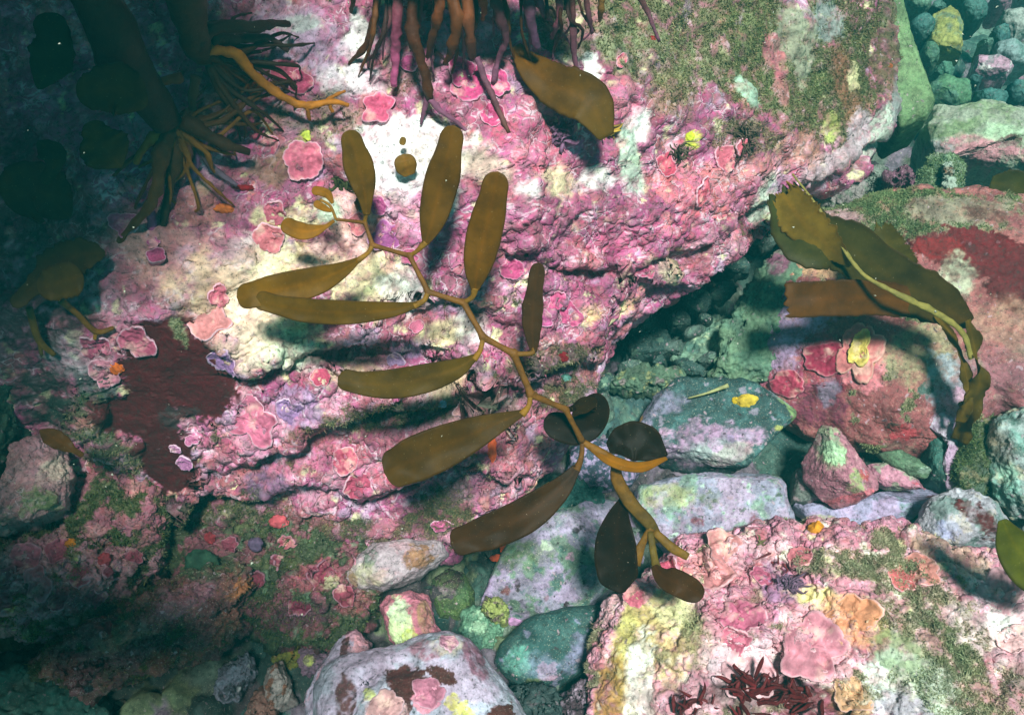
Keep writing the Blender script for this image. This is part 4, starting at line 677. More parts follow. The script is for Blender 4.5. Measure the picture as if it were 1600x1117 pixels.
stone('cobbled dim green pink shelf right of the beige pink rock', [(100, 800), (110, 745), (160, 730), (230, 745), (265, 800), (262, 850), (180, 860), (110, 850)], d=1.62, T=.07, B=.16, tilt=.7, Nn=220, seed=85, low=(.4, .09), mid=(.05, .014), fine=(.02, .006), base=(170, 96, 110), plates=.8,
    layers=[((70, 96, 50), .05, .05, .15, .85, 0), ((200, 130, 130), .04, .4, .1, .7)], name='boulder', cat='boulder')
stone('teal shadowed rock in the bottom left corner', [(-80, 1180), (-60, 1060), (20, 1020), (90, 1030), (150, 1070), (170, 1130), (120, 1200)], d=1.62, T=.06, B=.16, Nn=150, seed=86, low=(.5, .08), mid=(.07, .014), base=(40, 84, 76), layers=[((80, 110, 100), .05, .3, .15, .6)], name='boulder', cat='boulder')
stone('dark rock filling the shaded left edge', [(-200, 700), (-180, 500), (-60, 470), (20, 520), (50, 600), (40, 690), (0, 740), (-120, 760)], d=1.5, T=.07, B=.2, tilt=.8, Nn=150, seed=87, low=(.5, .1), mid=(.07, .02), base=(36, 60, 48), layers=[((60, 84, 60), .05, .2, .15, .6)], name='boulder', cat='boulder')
# rocks beyond the right end of the main boulder
stone('flat sided green grey block behind the right end of the main boulder', [(1375, -60), (1395, 0), (1415, 60), (1432, 120), (1455, 172), (1440, 200), (1400, 215), (1360, 150), (1320, 0), (1330, -80)], d=2.15, T=.10, B=.3, tilt=.6, Nn=200, seed=91, box=.4, low=(.5, .03), mid=(.1, .006), fine=(.02, .002), soft=1, centre=(1385, 60), base=(112, 140, 96), layers=[((96, 124, 84), .08, .1, .2, .6)], name='boulder', cat='boulder', fleck=.5)
stone('long pink and green ledge at the right behind the main boulder', [(1432, 210), (1452, 180), (1500, 178), (1560, 176), (1660, 205), (1800, 240), (1790, 340), (1640, 300), (1560, 268), (1500, 258), (1455, 275)], d=2.32, T=.10, B=.35, tilt=.5, Nn=240, seed=92, box=.5, low=(.5, .05), mid=(.09, .01), fine=(.02, .003), centre=(1590, 235), base=(150, 158, 140), plates=.1, name='boulder', cat='boulder',
    layers=[((120, 140, 100), .06, .2, .15, .7)], patches=[(1530, 238, 70, 20, -8, (190, 130, 140), .95, .15, .1, .5), (1460, 200, 40, 14, 0, (110, 134, 90), .8, .2, 0), (1560, 205, 30, 14, 0, (176, 206, 170), .8, .2, 0), (1580, 222, 16, 7, 0, (90, 40, 44), .9, .1, 0), (1455, 245, 20, 24, 0, (140, 160, 160), .7, .2, 0)])
stone('turf speckled rock standing below the long ledge', [(1420, 330), (1425, 285), (1450, 262), (1480, 250), (1500, 262), (1495, 320), (1460, 345)], d=2.2, T=.06, B=.2, Nn=140, seed=93, base=(120, 140, 110), layers=[((170, 180, 160), .04, .3, .15, .7), ((60, 90, 80), .04, .2, .15, .6)], low=(.5, .08), mid=(.05, .008))
stone('whitish upright stone with a rust brown top below the long ledge', [(1465, 300), (1468, 262), (1482, 254), (1492, 265), (1490, 305), (1475, 312)], d=2.12, T=.03, B=.08, Nn=90, seed=94, base=(150, 164, 150), patches=[(1480, 263, 9, 8, 0, (120, 70, 40), .9, .15, 0)], low=(.5, .06))
stone('small plum coloured cone shaped stone at the foot of the main boulder', [(1382, 288), (1395, 272), (1410, 268), (1425, 285), (1430, 296), (1400, 300)], d=2.1, T=.05, B=.05, Nn=90, seed=95, base=(110, 70, 90), low=(.5, .06), layers=[((150, 110, 130), .02, .4, .1, .7)], fleck=.8)
stone('pale pebble strewn stone under the right end of the main boulder', [(1270, 315), (1285, 300), (1320, 292), (1345, 296), (1335, 310), (1300, 322)], d=2.05, T=.03, B=.06, Nn=100, seed=96, base=(130, 122, 120), low=(.5, .06), layers=[((90, 110, 90), .03, .2, .1, .7)])
stone('small flat grey stone left of the plum cone stone', [(1348, 290), (1352, 280), (1372, 274), (1385, 282), (1375, 290)], d=2.15, T=.02, B=.04, Nn=80, seed=97, base=(120, 130, 120), low=(.5, .06))
stone('sage green sloping rock wall left of the red crusted boulder', [(1110, 590), (1130, 520), (1170, 445), (1215, 395), (1262, 375), (1300, 420), (1260, 520), (1210, 590), (1160, 610)], d=2.02, T=.05, B=.2, tilt=.6, Nn=180, seed=98, low=(.5, .05), mid=(.07, .006), base=(104, 132, 104), layers=[((70, 104, 90), .06, .1, .2, .6)], patches=[(1225, 395, 16, 30, -30, (120, 56, 90), .85, .2, 0)], centre=(1180, 490), name='boulder', cat='boulder')
# gap under the boulder's right edge
GP = 'dark pebbles in the gap under the main boulder'
g = rng(7)
pts = [(1075, 575, 30, 11, -25), (1110, 562, 26, 9, 10), (1140, 548, 20, 15, 40), (1160, 560, 14, 12, 0), (1050, 545, 26, 12, 0), (1120, 590, 30, 9, -12), (1015, 540, 36, 22, 15), (1085, 520, 18, 9, 20), (1150, 515, 26, 12, 50), (1040, 590, 20, 10, 0), (985, 575, 22, 12, 0), (1000, 505, 30, 20, 0), (1090, 470, 24, 18, 0), (1130, 455, 22, 14, 30), (1060, 500, 20, 14, 0), (1150, 420, 22, 14, 0), (1190, 380, 20, 12, 0), (1100, 500, 12, 8, 0), (945, 600, 16, 16, 0), (945, 640, 16, 26, 10), (958, 690, 14, 20, 0), (1030, 565, 14, 8, 10)]
plab = ['longest', 'thin', 'tilted oval', 'stubby', 'blunt', 'low flat', 'big rounded', 'narrow', 'steeply tilted', 'half hidden', 'leftmost low', 'bulky', 'dim square', 'dim tilted', 'soft edged', 'shadowed high', 'highest', 'tiny', 'mint flecked', 'tall mint veined', 'slim upright', 'very small']
pnear = ['above the teal slab', 'left of the stubby one', 'beside the lilac shoulder of the red crusted boulder', 'touching the lilac shoulder of the red crusted boulder', 'in the gap centre', 'right above the yellow sponge slab', 'under the overhang', 'in the gap centre', 'at the foot of the sage rock wall', 'behind the teal slab', 'by the kelp stem', 'deep under the overhang', 'deep under the boulder edge', 'deep under the boulder edge', 'in deep shade', 'under the boulder edge', 'next to the sage rock wall top', 'among the bigger ones', 'left of the teal slab', 'left of the teal slab', 'by the dotted purple stone', 'near the teal slab top']
for k, (x, y, a, b, r) in enumerate(pts):
    ol = []
    for j in range(12):
        t = j/12*6.283; q = 1+.1*g.normal(); ex = a*math.cos(t)*q; ey = b*math.sin(t)*q; cr, sr = math.cos(R(r)), math.sin(R(r)); ol.append((x+ex*cr-ey*sr, y-ex*sr-ey*cr))
    dz = P(x, y, 2.04 if y > 560 else 2.1)[2]
    lk_ = lin((60, 104, 94))
    stone('%s dark teal pebble %s' % (plab[k], pnear[k]), ol, z=max(dz, .02), T=.02+.0007*b, B=.05, tilt=.4, Nn=80, seed=200+k, box=.65, cuts=3, low=(.5, .14), mid=(.04, .003), fine=(.012, .001), base=[(52, 78, 74), (76, 94, 88), (46, 66, 62)][k % 3], layers=[((100, 130, 110), .025, .3, .15, .6)] + ([((150, 180, 150), .012, .4, .1, .7)] if k in (18, 19) else []), name='pebble', cat='pebble', group=GP, fleck=.7)
stone('pale veined flat rock floor patch between the dark pebbles', [(1040, 560), (1060, 520), (1110, 505), (1150, 500), (1160, 535), (1120, 575), (1070, 590)], d=2.12, T=.03, B=.06, Nn=110, seed=240, base=(110, 140, 120), layers=[((170, 186, 150), .02, .4, .1, .8), ((50, 84, 80), .04, .2, .12, .7)], low=(.5, .06))
stone('green grey crusty stone left above the teal slab', [(955, 605), (965, 585), (1010, 575), (1060, 580), (1080, 600), (1040, 612), (985, 615)], d=2.02, T=.035, B=.06, Nn=120, seed=241, base=(80, 104, 84), layers=[((150, 150, 100), .02, .45, .1, .7), ((150, 120, 130), .03, .5, .1, .6)], low=(.5, .08), mid=(.04, .005))
# dark cobbles in the hazy background
GBK = 'hazy cobbles on the slope beyond the boulders'
bk = [((1478, 60), 30, 48, 0, (150, 150, 84), 'mustard green flat faced block standing'), ((1545, 112), 34, 22, -10, (180, 140, 160), 'pink and white angular stone lying'), ((1585, 40), 26, 30, 0, (150, 156, 150), 'pale round cobble'), ((1580, 90), 30, 20, 0, (130, 150, 150), 'grey sloping cobble'), ((1485, 150), 34, 24, 0, (84, 124, 92), 'broad green cobble'),
      ((1520, 20), 22, 16, 0, (70, 110, 104), 'dark cobble'), ((1440, 50), 22, 18, 0, (60, 100, 96), 'teal cobble near the main boulder'), ((1545, 165), 26, 16, -20, (60, 104, 100), 'low dark stone above the long ledge'), ((1470, 120), 16, 14, 0, (70, 116, 96), 'small green cobble under the mustard block'), ((1430, 12), 26, 14, -20, (96, 130, 110), 'thin slab'), ((1590, 150), 24, 20, 0, (50, 90, 90), 'dim stone at the right edge'), ((1452, 95), 14, 18, 0, (70, 104, 84), 'mossy pebble'),
      ((1560, 60), 16, 14, 0, (60, 100, 100), 'dark round pebble'), ((1500, -10), 30, 14, 0, (90, 130, 120), 'stone at the top edge'), ((1560, 5), 18, 12, 0, (170, 130, 150), 'rosy pebble at the top edge'), ((1410, -12), 22, 14, 0, (60, 100, 96), 'dim cobble at the top edge'), ((1600, -5), 24, 18, 0, (110, 140, 140), 'pale corner stone'), ((1518, 135), 12, 10, 0, (50, 84, 84), 'tiny dark pebble'), ((1462, 20), 14, 10, 0, (70, 110, 100), 'tiny teal pebble'), ((1538, 78), 12, 8, 0, (90, 124, 110), 'small flat pebble')]
for k, ((x, y), a, b, r, c, lb) in enumerate(bk):
    ol = []
    m = 6 if k < 4 else 10
    for j in range(m):
        t = (j+.3)/m*6.283; q = 1+.12*g.normal(); ex = a*math.cos(t)*q; ey = b*math.sin(t)*q; cr, sr = math.cos(R(r)), math.sin(R(r)); ol.append((x+ex*cr-ey*sr, y-ex*sr-ey*cr))
    dd = 2.75+.35*(150-y)/150
    stone('%s %s' % (lb, ['in the hazy upper right', 'between hazy cobbles upper right', 'near the top right corner', 'on the far dim slope'][k % 4]), ol, d=dd, T=.07, B=.16, tilt=.5, Nn=90, seed=300+k, box=.65, cuts=4 if k < 4 else 2, low=(.6, .08), mid=(.07, .006), fine=(.02, .002), base=c, layers=[((84, 120, 110), .05, .3, .15, .6)] + ([(WHITE, .04, .3, .1, .6)] if k == 1 else []), group=GBK, name='cobble', cat='cobble')
# more far cobbles out to where the water swallows them
gg = rng(99); far = 0
proto = []
for k in range(9):
    rk = rock_shape([(800+60*math.cos(t)*(1+.3*gg.normal()), 558+40*math.sin(t)*(1+.3*gg.normal())) for t in np.linspace(0, 6.283, 8)[:-1]], (800, 558), z=0, T=.045, B=.05, tilt=0, Nn=56, seed=400+k, cuts=6, box=.6, soft=1, low=(.6, .2), mid=(.05, .004), fine=(.02, .0))
    paint(rk, [(70, 100, 92), (100, 130, 104), (120, 110, 120), (56, 84, 80), (140, 140, 130), (90, 120, 80), (150, 110, 130), (60, 90, 90), (110, 130, 120)][k], [((100, 130, 110), .04, .2, .15, .6)]); rk.V = rk.V-rk.C; proto.append(rk)
protos = []
spots = []
while len(spots) < 190:
    x = gg.uniform(-1.9, 3.2); y = gg.uniform(.1, 4.6); zz = float(ground_z(np.array([x]), np.array([y]))[0]); px, py, dd = proj(np.array([[x, y, zz+.03]]))
    if dd[0] < .3 or px[0] < 1380 or px[0] > 1800 or py[0] > 200 or py[0] < -120: 
        if gg.random() > .05 or dd[0] < .3 or not (280 < px[0] < 1700 and 350 < py[0] < 1150): continue
    if all((x-a)**2+(y-b)**2 > .06**2 for a, b, _ in spots): spots.append((x, y, zz))
ccol = ['teal grey', 'sage', 'mauve grey', 'deep teal', 'sandy grey', 'moss green', 'dull pink', 'blue green', 'ash grey']
LMK = [((1100, 660), 'the teal slab'), ((1310, 730), 'the angular pink stone'), ((1110, 790), 'the pale lilac slab'), ((850, 880), 'the mottled lilac slab'), ((870, 1010), 'the oval teal stone'), ((1400, 170), 'the main boulder tip'), ((1478, 60), 'the mustard green block'), ((1545, 112), 'the pink white stone'), ((1550, 220), 'the long pink ledge'), ((1500, 820), 'the white edged stone'),
       ((1585, 40), 'the pale round cobble'), ((1580, 740), 'the right edge boulder'), ((1480, 700), 'the lilac finger stone'), ((1180, 490), 'the sage rock wall'), ((640, 980), 'the pillow shaped pink stone'), ((440, 1080), 'the orange streaked stone'), ((370, 1060), 'the crooked grey stone'), ((560, 900), 'the rounded grey pink stone'), ((707, 930), 'the ribbed green cobble'), ((250, 980), 'the rust ridge'), ((1400, 300), 'the plum cone stone'), ((1500, -10), 'the top edge stone')]
used = {}
def cobble_label(x, y, z, s, k):
    px, py, _ = proj(np.array([[x, y, z]])); px, py = px[0], py[0]; (lx, ly), nm = min(LMK, key=lambda q: (q[0][0]-px)**2+(q[0][1]-py)**2)
    dx, dy = px-lx, py-ly; rel = ('above' if dy < 0 else 'below') if abs(dy) > abs(dx)*1.6 else ('left of' if dx < 0 else 'right of') if abs(dx) > abs(dy)*1.6 else ('up and %s from' % ('left' if dx < 0 else 'right') if dy < 0 else 'down and %s from' % ('left' if dx < 0 else 'right'))
    sz = 'small' if s < .95 else 'middling' if s < 1.4 else 'larger'; ln = 'close' if dx*dx+dy*dy < 60**2 else 'some way' if dx*dx+dy*dy < 140**2 else 'far'
    lab = '%s %s cobble %s %s %s' % (sz, ccol[k % 9], ln, rel, nm)
    for w_ in ('', 'flat ', 'tilted ', 'chunky ', 'narrow '):
        if w_+lab not in used: used[w_+lab] = 1; return w_+lab
    return lab
for k, (x, y, zz) in enumerate(spots):
    rk = proto[k % 9]
    if k < 9: ob = mesh('cobble', rk.V, rk.F, MR, None, rk.col, rk.msk, base=(0, 0, 0)); protos.append(ob)
    else: ob = protos[k % 9].copy(); sc.collection.objects.link(ob)
    s = gg.uniform(.6, 2.4); ob.location = (x, y, zz+.012); ob.scale = (s, s*gg.uniform(.6, 1.1), s*gg.uniform(.35, .7)); ob.rotation_euler = (gg.normal()*.2, gg.normal()*.2, gg.uniform(0, 6.28))
    tag(ob, cobble_label(x, y, zz, s, k), 'cobble', 'small cobbles scattered over the seabed')
bvh(pb, 3); bvh(tr, 2); bvh(ll, 2)
# gravel and shell chips on the seabed: too many to count
n_ = 9000; gx_ = gg.uniform(-1.3, 3.0, n_); gy_ = gg.uniform(.1, 4.2, n_); gz_ = ground_z(gx_, gy_); q_ = np.stack([gx_, gy_, gz_+.03], 1)
ok_ = fbm(q_, .3, 2, 3) > -.25; q_ = q_[ok_]; n_ = len(q_)
oc = np.array([(1, 0, 0), (-1, 0, 0), (0, 1, 0), (0, -1, 0), (0, 0, 1), (0, 0, -1)], float); fc = np.array([(0, 2, 4), (2, 1, 4), (1, 3, 4), (3, 0, 4), (2, 0, 5), (1, 2, 5), (3, 1, 5), (0, 3, 5)])
sz_ = (.003+.009*gg.random(n_)**2)[:, None, None]; VV = q_[:, None]+(oc[None]*gg.uniform(.5, 1.3, (n_, 6, 1)))*sz_*gg.uniform(.5, 1.2, (n_, 1, 3)); FF = (np.arange(n_)[:, None, None]*6+fc[None]).reshape(-1, 3)
cp = np.array([lin(c) for c in ((60, 84, 78), (90, 100, 92), (130, 120, 124), (180, 176, 156), (50, 66, 62), (110, 90, 96), (200, 196, 184), (80, 92, 64))])[gg.choice(8, n_, p=[.26, .2, .1, .08, .18, .08, .03, .07])]
ob = mesh('gravel', VV.reshape(-1, 3), FF, MR, None, np.repeat(cp, 6, 0), np.tile([0., .3, 1.], (n_*6, 1)), smooth=False); tag(ob, 'fine gravel and shell chips strewn over the seabed', 'gravel', None, 'stuff')
print('rocks', round(time.time()-T0, 1))

# ================================================================== CRUSTS ON THE BOULDERS (parts)
def crust(rk, px, py, r, colr, seed, lift=.006, squash=.9, rot=0, rim=(240, 212, 226), nl=6):
    V, F, C = plate_mesh(rk, px, py, r, seed, colr, rim, lift, squash, rot, nl)
    return mesh('coralline_crust', V, F, MC, rk.o, C)
CR = [(395, 205, 24, (212, 92, 126)), (422, 225, 17, (216, 96, 130)), (475, 250, 32, (216, 112, 136)), (445, 115, 26, (206, 96, 124)), (470, 130, 20, (200, 84, 120)), (540, 80, 0, PINK), (735, 130, 34, (204, 74, 128)), (720, 110, 22, (196, 70, 126)), (780, 130, 20, (206, 80, 134)), (770, 180, 20, (200, 76, 124)), (640, 100, 14, (196, 84, 140)),
      (590, 170, 26, (214, 92, 128)), (845, 90, 24, (208, 88, 128)), (900, 120, 16, (210, 90, 130)), (590, 320, 16, (200, 90, 150)), (600, 370, 26, (170, 90, 150)), (560, 350, 18, (216, 120, 130)), (640, 380, 22, (196, 90, 150)), (430, 330, 20, (210, 110, 130)), (420, 370, 24, (214, 120, 130)), (330, 510, 34, (228, 150, 150)), (350, 560, 26, (160, 120, 170)),
      (400, 660, 36, (206, 110, 140)), (445, 690, 34, (196, 80, 116)), (455, 640, 24, (170, 130, 180)), (540, 720, 24, (190, 84, 110)), (215, 530, 30, (190, 90, 120)), (165, 580, 26, (206, 130, 150)), (150, 540, 26, (180, 86, 116)), (230, 400, 12, (176, 76, 130)), (240, 380, 10, (190, 84, 140)), (195, 350, 22, (186, 96, 140)),
      (290, 720, 14, (190, 120, 170)), (275, 700, 10, (190, 120, 170)), (300, 690, 9, (190, 110, 150)), (1040, 180, 0, PINK), (870, 470, 16, (206, 90, 136)), (890, 490, 20, (200, 86, 132)), (850, 500, 14, (196, 96, 150)), (640, 400, 14, (200, 100, 140)), (650, 510, 12, (206, 110, 140)), (900, 540, 22, (190, 130, 160)), (940, 170, 0, PINK), (1130, 250, 24, (216, 110, 130)), (1160, 230, 16, (210, 104, 120)),
      (1100, 300, 26, (214, 96, 116)), (1040, 260, 20, (206, 84, 110)), (950, 330, 22, (206, 84, 130)), (1010, 420, 18, (190, 80, 120)), (620, 560, 14, (160, 130, 170)), (720, 640, 14, (206, 140, 150)), (560, 760, 26, (190, 84, 112)), (620, 740, 24, (196, 90, 116)), (480, 800, 20, (170, 70, 96)), (690, 820, 16, (196, 96, 140)), (715, 700, 14, (206, 90, 112)), (700, 725, 12, (206, 96, 120)),
      (760, 560, 14, (200, 90, 130)), (800, 420, 20, (206, 84, 136)), (960, 60, 14, (200, 80, 110)), (970, 95, 12, (206, 84, 116)), (340, 460, 18, (210, 110, 130)), (500, 590, 16, (196, 80, 110)), (660, 600, 16, (200, 100, 120)), (180, 790, 26, (186, 80, 100)), (215, 775, 18, (190, 84, 104)), (150, 720, 20, (170, 80, 100)), (210, 850, 20, (150, 56, 70))]
for k, (x, y, r, c) in enumerate(CR):
    if r and (k % 6 != 5 or k < 12): crust(bo, x, y, r*.88, c, 500+k, .004+.004*(k % 3)/2, .8+.2*((k*7) % 5)/5, k*37)
for k, (x, y, r, c) in enumerate([(1110, 895, 40, (230, 150, 152)), (1160, 960, 34, (200, 104, 134)), (1130, 850, 26, (214, 140, 140)), (1190, 900, 18, (196, 100, 130)), (1270, 1010, 50, (218, 140, 156)), (1335, 960, 38, (222, 150, 112)), (1170, 1050, 44, (228, 176, 184)), (1150, 1000, 24, (206, 110, 134)), (1050, 870, 20, (224, 120, 146)), (1330, 1085, 28, (220, 170, 130)), (1440, 890, 30, (214, 140, 130)), (1560, 930, 40, (226, 170, 180)), (1250, 870, 20, (210, 120, 130)), (990, 930, 20, (214, 110, 130)), (1410, 905, 22, (210, 110, 110)), (1590, 1000, 26, (226, 180, 180))]):
    crust(br, x, y, r*.9, c, 600+k, .004, .8+.2*((k*7) % 5)/5, k*37, (232, 190, 196), 8)
crust(mr_, 1345, 550, 44, (200, 116, 116), 650, .010, .62, 80, (226, 190, 170), 9)
crust(mr_, 1345, 548, 26, (214, 190, 96), 651, .014, .55, 80, (222, 206, 130), 7)
crust(mr_, 1230, 600, 26, (176, 60, 88), 652, .006, .7, 0, (206, 150, 160), 7)
crust(mr_, 1290, 560, 30, (150, 40, 70), 653, .006, .8, 0, (190, 130, 140), 7)

for k, (x, y, r_, c) in enumerate([(668, 1083, 24, (200, 124, 148)), (600, 1108, 28, (206, 156, 156)), (700, 1005, 14, (176, 120, 140))]): crust(pb, x, y, r_, c, 670+k, .004, .85, k*50, (226, 190, 204), 9)
for k, (x, y, r_, c) in enumerate([(500, 900, 22, (150, 60, 84)), (470, 950, 16, (130, 50, 76)), (430, 880, 13, (160, 76, 96)), (540, 930, 18, (160, 72, 92)), (360, 850, 12, (150, 70, 90)), (400, 905, 14, (140, 60, 80)), (560, 880, 12, (170, 84, 104)), (450, 845, 12, (176, 80, 100)), (300, 870, 14, (150, 84, 104)), (340, 900, 10, (140, 60, 80))]): crust(tr, x, y, r_, c, 720+k, .005, .85, k*47, (196, 150, 168), 7)
for k, (x, y, r_, c) in enumerate([(40, 870, 24, (176, 104, 124)), (90, 860, 18, (170, 90, 110)), (60, 910, 22, (180, 110, 124)), (130, 900, 20, (160, 80, 100)), (10, 900, 16, (180, 120, 136)), (170, 890, 14, (150, 70, 90)), (150, 930, 16, (140, 70, 90)), (210, 870, 12, (170, 84, 104)), (90, 940, 14, (150, 80, 96))]): crust(ll, x, y, r_, c, 740+k, .005, .85, k*47, (200, 156, 170), 7)
# ================================================================== MAIN KELP FROND
DEP = 1.30
OL = (128, 90, 18); OL2 = (110, 74, 12); DK = (66, 40, 8); GOLD = (150, 104, 22)
kf = empty('kelp_plant', P(1000, 800, 1.62), 'young kelp plant with a zigzag stipe and oar shaped olive blades across the centre', 'kelp')
nodes = [(525, 343, 1.36), (570, 348, 1.35), (582, 383, 1.35), (640, 400, 1.34), (669, 456, 1.34), (724, 473, 1.34), (755, 527, 1.34), (803, 553, 1.35), (829, 616, 1.37), (884, 640, 1.40), (910, 690, 1.43)]
stalk('stipe', kf, nodes, [2.6, 3.5, 4, 4.4, 4.8, 5.4, 5.6, 6.2, 6.2, 5, 4.5], (112, 72, 20), .75, .12, 1, sharp=True)
stalk('branch', kf, [(525, 343, 1.36), (516, 322, 1.36), (500, 312, 1.36)], [2.4, 2.2, 2], OL)
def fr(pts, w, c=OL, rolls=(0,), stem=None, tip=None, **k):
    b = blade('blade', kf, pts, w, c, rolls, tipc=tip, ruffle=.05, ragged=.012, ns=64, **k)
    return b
fr([(522, 345, 1.36), (505, 356, 1.355), (480, 362, 1.35), (458, 357, 1.345), (441, 346, 1.34)], [2.5, 3, 10, 14, 13, 1], GOLD, seed=1)
fr([(518, 330, 1.36), (508, 326, 1.355), (499, 321, 1.35), (491, 316, 1.35)], [2, 5, 6, 1], GOLD, seed=2)
fr([(520, 318, 1.36), (512, 304, 1.355), (500, 299, 1.35), (487, 298, 1.35)], [2, 7, 7, 1], GOLD, seed=3)
stalk('petiole', kf, [(570, 348, 1.35), (571, 340, 1.345), (573, 332, 1.34)], [3, 3.4, 4.5], OL)
fr([(573, 336, 1.34), (571, 310, 1.33), (566, 280, 1.32), (555, 240, 1.31), (545, 203, 1.30)], [5, 9, 15, 22, 24, 17, 1], (106, 74, 12), (5, 10, 0), tip=(102, 74, 12), seed=4)
stalk('petiole', kf, [(582, 384, 1.35), (574, 396, 1.345), (558, 408, 1.34)], [3.5, 3.5, 5], OL)
fr([(560, 406, 1.34), (530, 424, 1.33), (490, 440, 1.32), (440, 452, 1.31), (400, 460, 1.30), (370, 465, 1.30)], [4, 12, 21, 25, 25, 20, 1], (118, 84, 10), (10, 0, -10), seed=5)
stalk('petiole', kf, [(640, 400, 1.34), (652, 392, 1.335), (665, 378, 1.33)], [3.5, 3.5, 6], OL)
fr([(664, 382, 1.33), (674, 350, 1.32), (686, 300, 1.31), (698, 250, 1.29), (710, 196, 1.28)], [4, 14, 23, 27, 27, 19, 1], (102, 70, 12), (0, -8, 0), seed=6)
stalk('petiole', kf, [(669, 456, 1.34), (662, 470, 1.335), (646, 478, 1.33)], [4, 4, 6], OL)
fr([(652, 476, 1.33), (610, 484, 1.32), (550, 488, 1.31), (490, 486, 1.30), (440, 478, 1.30), (398, 466, 1.30)], [4, 11, 17, 20, 19, 15, 1], (100, 72, 8), (0, 10, 0), seed=7)
stalk('petiole', kf, [(724, 473, 1.34), (738, 464, 1.335), (742, 450, 1.33)], [4, 4, 7], OL)
fr([(742, 454, 1.33), (746, 420, 1.31), (756, 370, 1.30), (768, 320, 1.28), (778, 268, 1.27)], [5, 16, 25, 28, 27, 21, 1], (110, 74, 8), (0, 8, 4), seed=8)
stalk('petiole', kf, [(755, 527, 1.34), (750, 548, 1.335), (740, 562, 1.33)], [4, 4, 6], OL)
fr([(742, 558, 1.33), (710, 577, 1.32), (660, 592, 1.31), (610, 600, 1.30), (565, 599, 1.29), (528, 590, 1.29)], [5, 15, 22, 24, 22, 17, 1], (88, 66, 12), (10, 0, -8), seed=9)
stalk('petiole', kf, [(803, 553, 1.35), (818, 553, 1.35), (832, 551, 1.35), (836, 540, 1.35)], [5, 4, 4, 5], OL2)
fr([(834, 550, 1.35), (832, 510, 1.34), (834, 470, 1.335), (842, 410, 1.33)], [5, 13, 18, 19, 13, 1], (74, 50, 26), (25, 30, 20), seed=10)
stalk('petiole', kf, [(829, 616, 1.37), (826, 634, 1.365), (815, 648, 1.36)], [4, 4, 7], OL)
fr([(816, 645, 1.36), (770, 664, 1.35), (715, 688, 1.34), (660, 712, 1.33), (625, 728, 1.325), (600, 738, 1.32)], [5, 16, 28, 35, 36, 30, 1], (84, 58, 8), (0, 6, 0), seed=11)
fr([(895, 650, 1.41), (905, 640, 1.41), (930, 622, 1.42)], [3, 8, 20, 1], (50, 36, 12), (40, 50), seed=12)
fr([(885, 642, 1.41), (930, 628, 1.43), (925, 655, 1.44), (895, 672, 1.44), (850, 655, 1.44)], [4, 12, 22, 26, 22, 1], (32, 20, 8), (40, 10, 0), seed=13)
stalk('petiole', kf, [(910, 690, 1.43), (908, 715, 1.42), (900, 735, 1.41)], [4, 4, 7], (96, 60, 12))
fr([(902, 730, 1.41), (870, 768, 1.40), (820, 805, 1.39), (770, 828, 1.38), (735, 840, 1.38), (704, 850, 1.38)], [6, 17, 27, 29, 27, 22, 1], (64, 38, 7), (0, 10, 0), seed=14)
stalk('branch', kf, [(910, 690, 1.43), (935, 705, 1.43), (960, 722, 1.43)], [5, 7, 9], (120, 78, 12))
fr([(925, 700, 1.43), (960, 722, 1.42), (1000, 730, 1.42), (1042, 716, 1.43)], [6, 10, 10, 9, 3], (146, 96, 12), (20, 30, 30), seed=15)
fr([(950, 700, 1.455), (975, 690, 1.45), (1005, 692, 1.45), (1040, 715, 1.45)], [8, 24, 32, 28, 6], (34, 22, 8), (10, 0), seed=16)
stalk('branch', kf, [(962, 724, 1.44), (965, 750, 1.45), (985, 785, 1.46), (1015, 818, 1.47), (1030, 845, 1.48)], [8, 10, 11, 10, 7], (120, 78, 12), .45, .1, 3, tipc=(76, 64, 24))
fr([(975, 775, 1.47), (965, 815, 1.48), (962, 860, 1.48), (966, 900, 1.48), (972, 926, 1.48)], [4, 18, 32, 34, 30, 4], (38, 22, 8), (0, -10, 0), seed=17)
stalk('branch', kf, [(1018, 825, 1.47), (1004, 848, 1.475), (990, 880, 1.48)], [6, 6, 12], (112, 76, 14), .5)
stalk('branch', kf, [(1022, 830, 1.47), (1050, 855, 1.465), (1075, 870, 1.455)], [6, 8, 6], (112, 80, 16), .5)
stalk('branch', kf, [(1016, 830, 1.47), (1022, 870, 1.455), (1028, 893, 1.44)], [5, 6, 8], (96, 76, 18), .5)
fr([(1022, 884, 1.44), (1036, 900, 1.42), (1062, 912, 1.405), (1099, 932, 1.40)], [5, 12, 20, 20, 1], (74, 44, 10), (20, 0, -10), seed=18)
crust(br, 1048, 876, 17, (230, 110, 140), 690, .03, .8, 20)
# lone small blades against the white patch
kb = blade('kelp_frond', None, [(640, 274, 1.42), (634, 258, 1.41), (630, 241, 1.41)], [8, 17, 17, 1], (128, 94, 26), seed=21); tag(kb, 'small round olive blade on the white patch', 'kelp blade')
kb = blade('kelp_frond', None, [(628, 227, 1.41), (629, 222, 1.41), (631, 214, 1.41)], [3, 5, 5, 1], (130, 100, 30), seed=22, ns=20); tag(kb, 'tiny olive disc above the small round blade', 'kelp blade')
kb = blade('kelp_frond', None, [(806, 72, 1.44), (830, 105, 1.43), (870, 135, 1.425), (920, 160, 1.42), (948, 215, 1.43)], [8, 20, 30, 38, 36, 12], (112, 72, 14), (20, 0, 20), ragged=.06, seed=23, tipc=(96, 72, 20)); tag(kb, 'wide brown kelp blade lying under the top root cluster', 'kelp blade')
kb = blade('kelp_frond', None, [(555, 322, 1.42), (568, 318, 1.42), (580, 322, 1.42)], [6, 14, 8], (120, 66, 14), ragged=.3, seed=24); tag(kb, 'ragged rust brown scrap of blade behind the upper left fork', 'kelp blade')

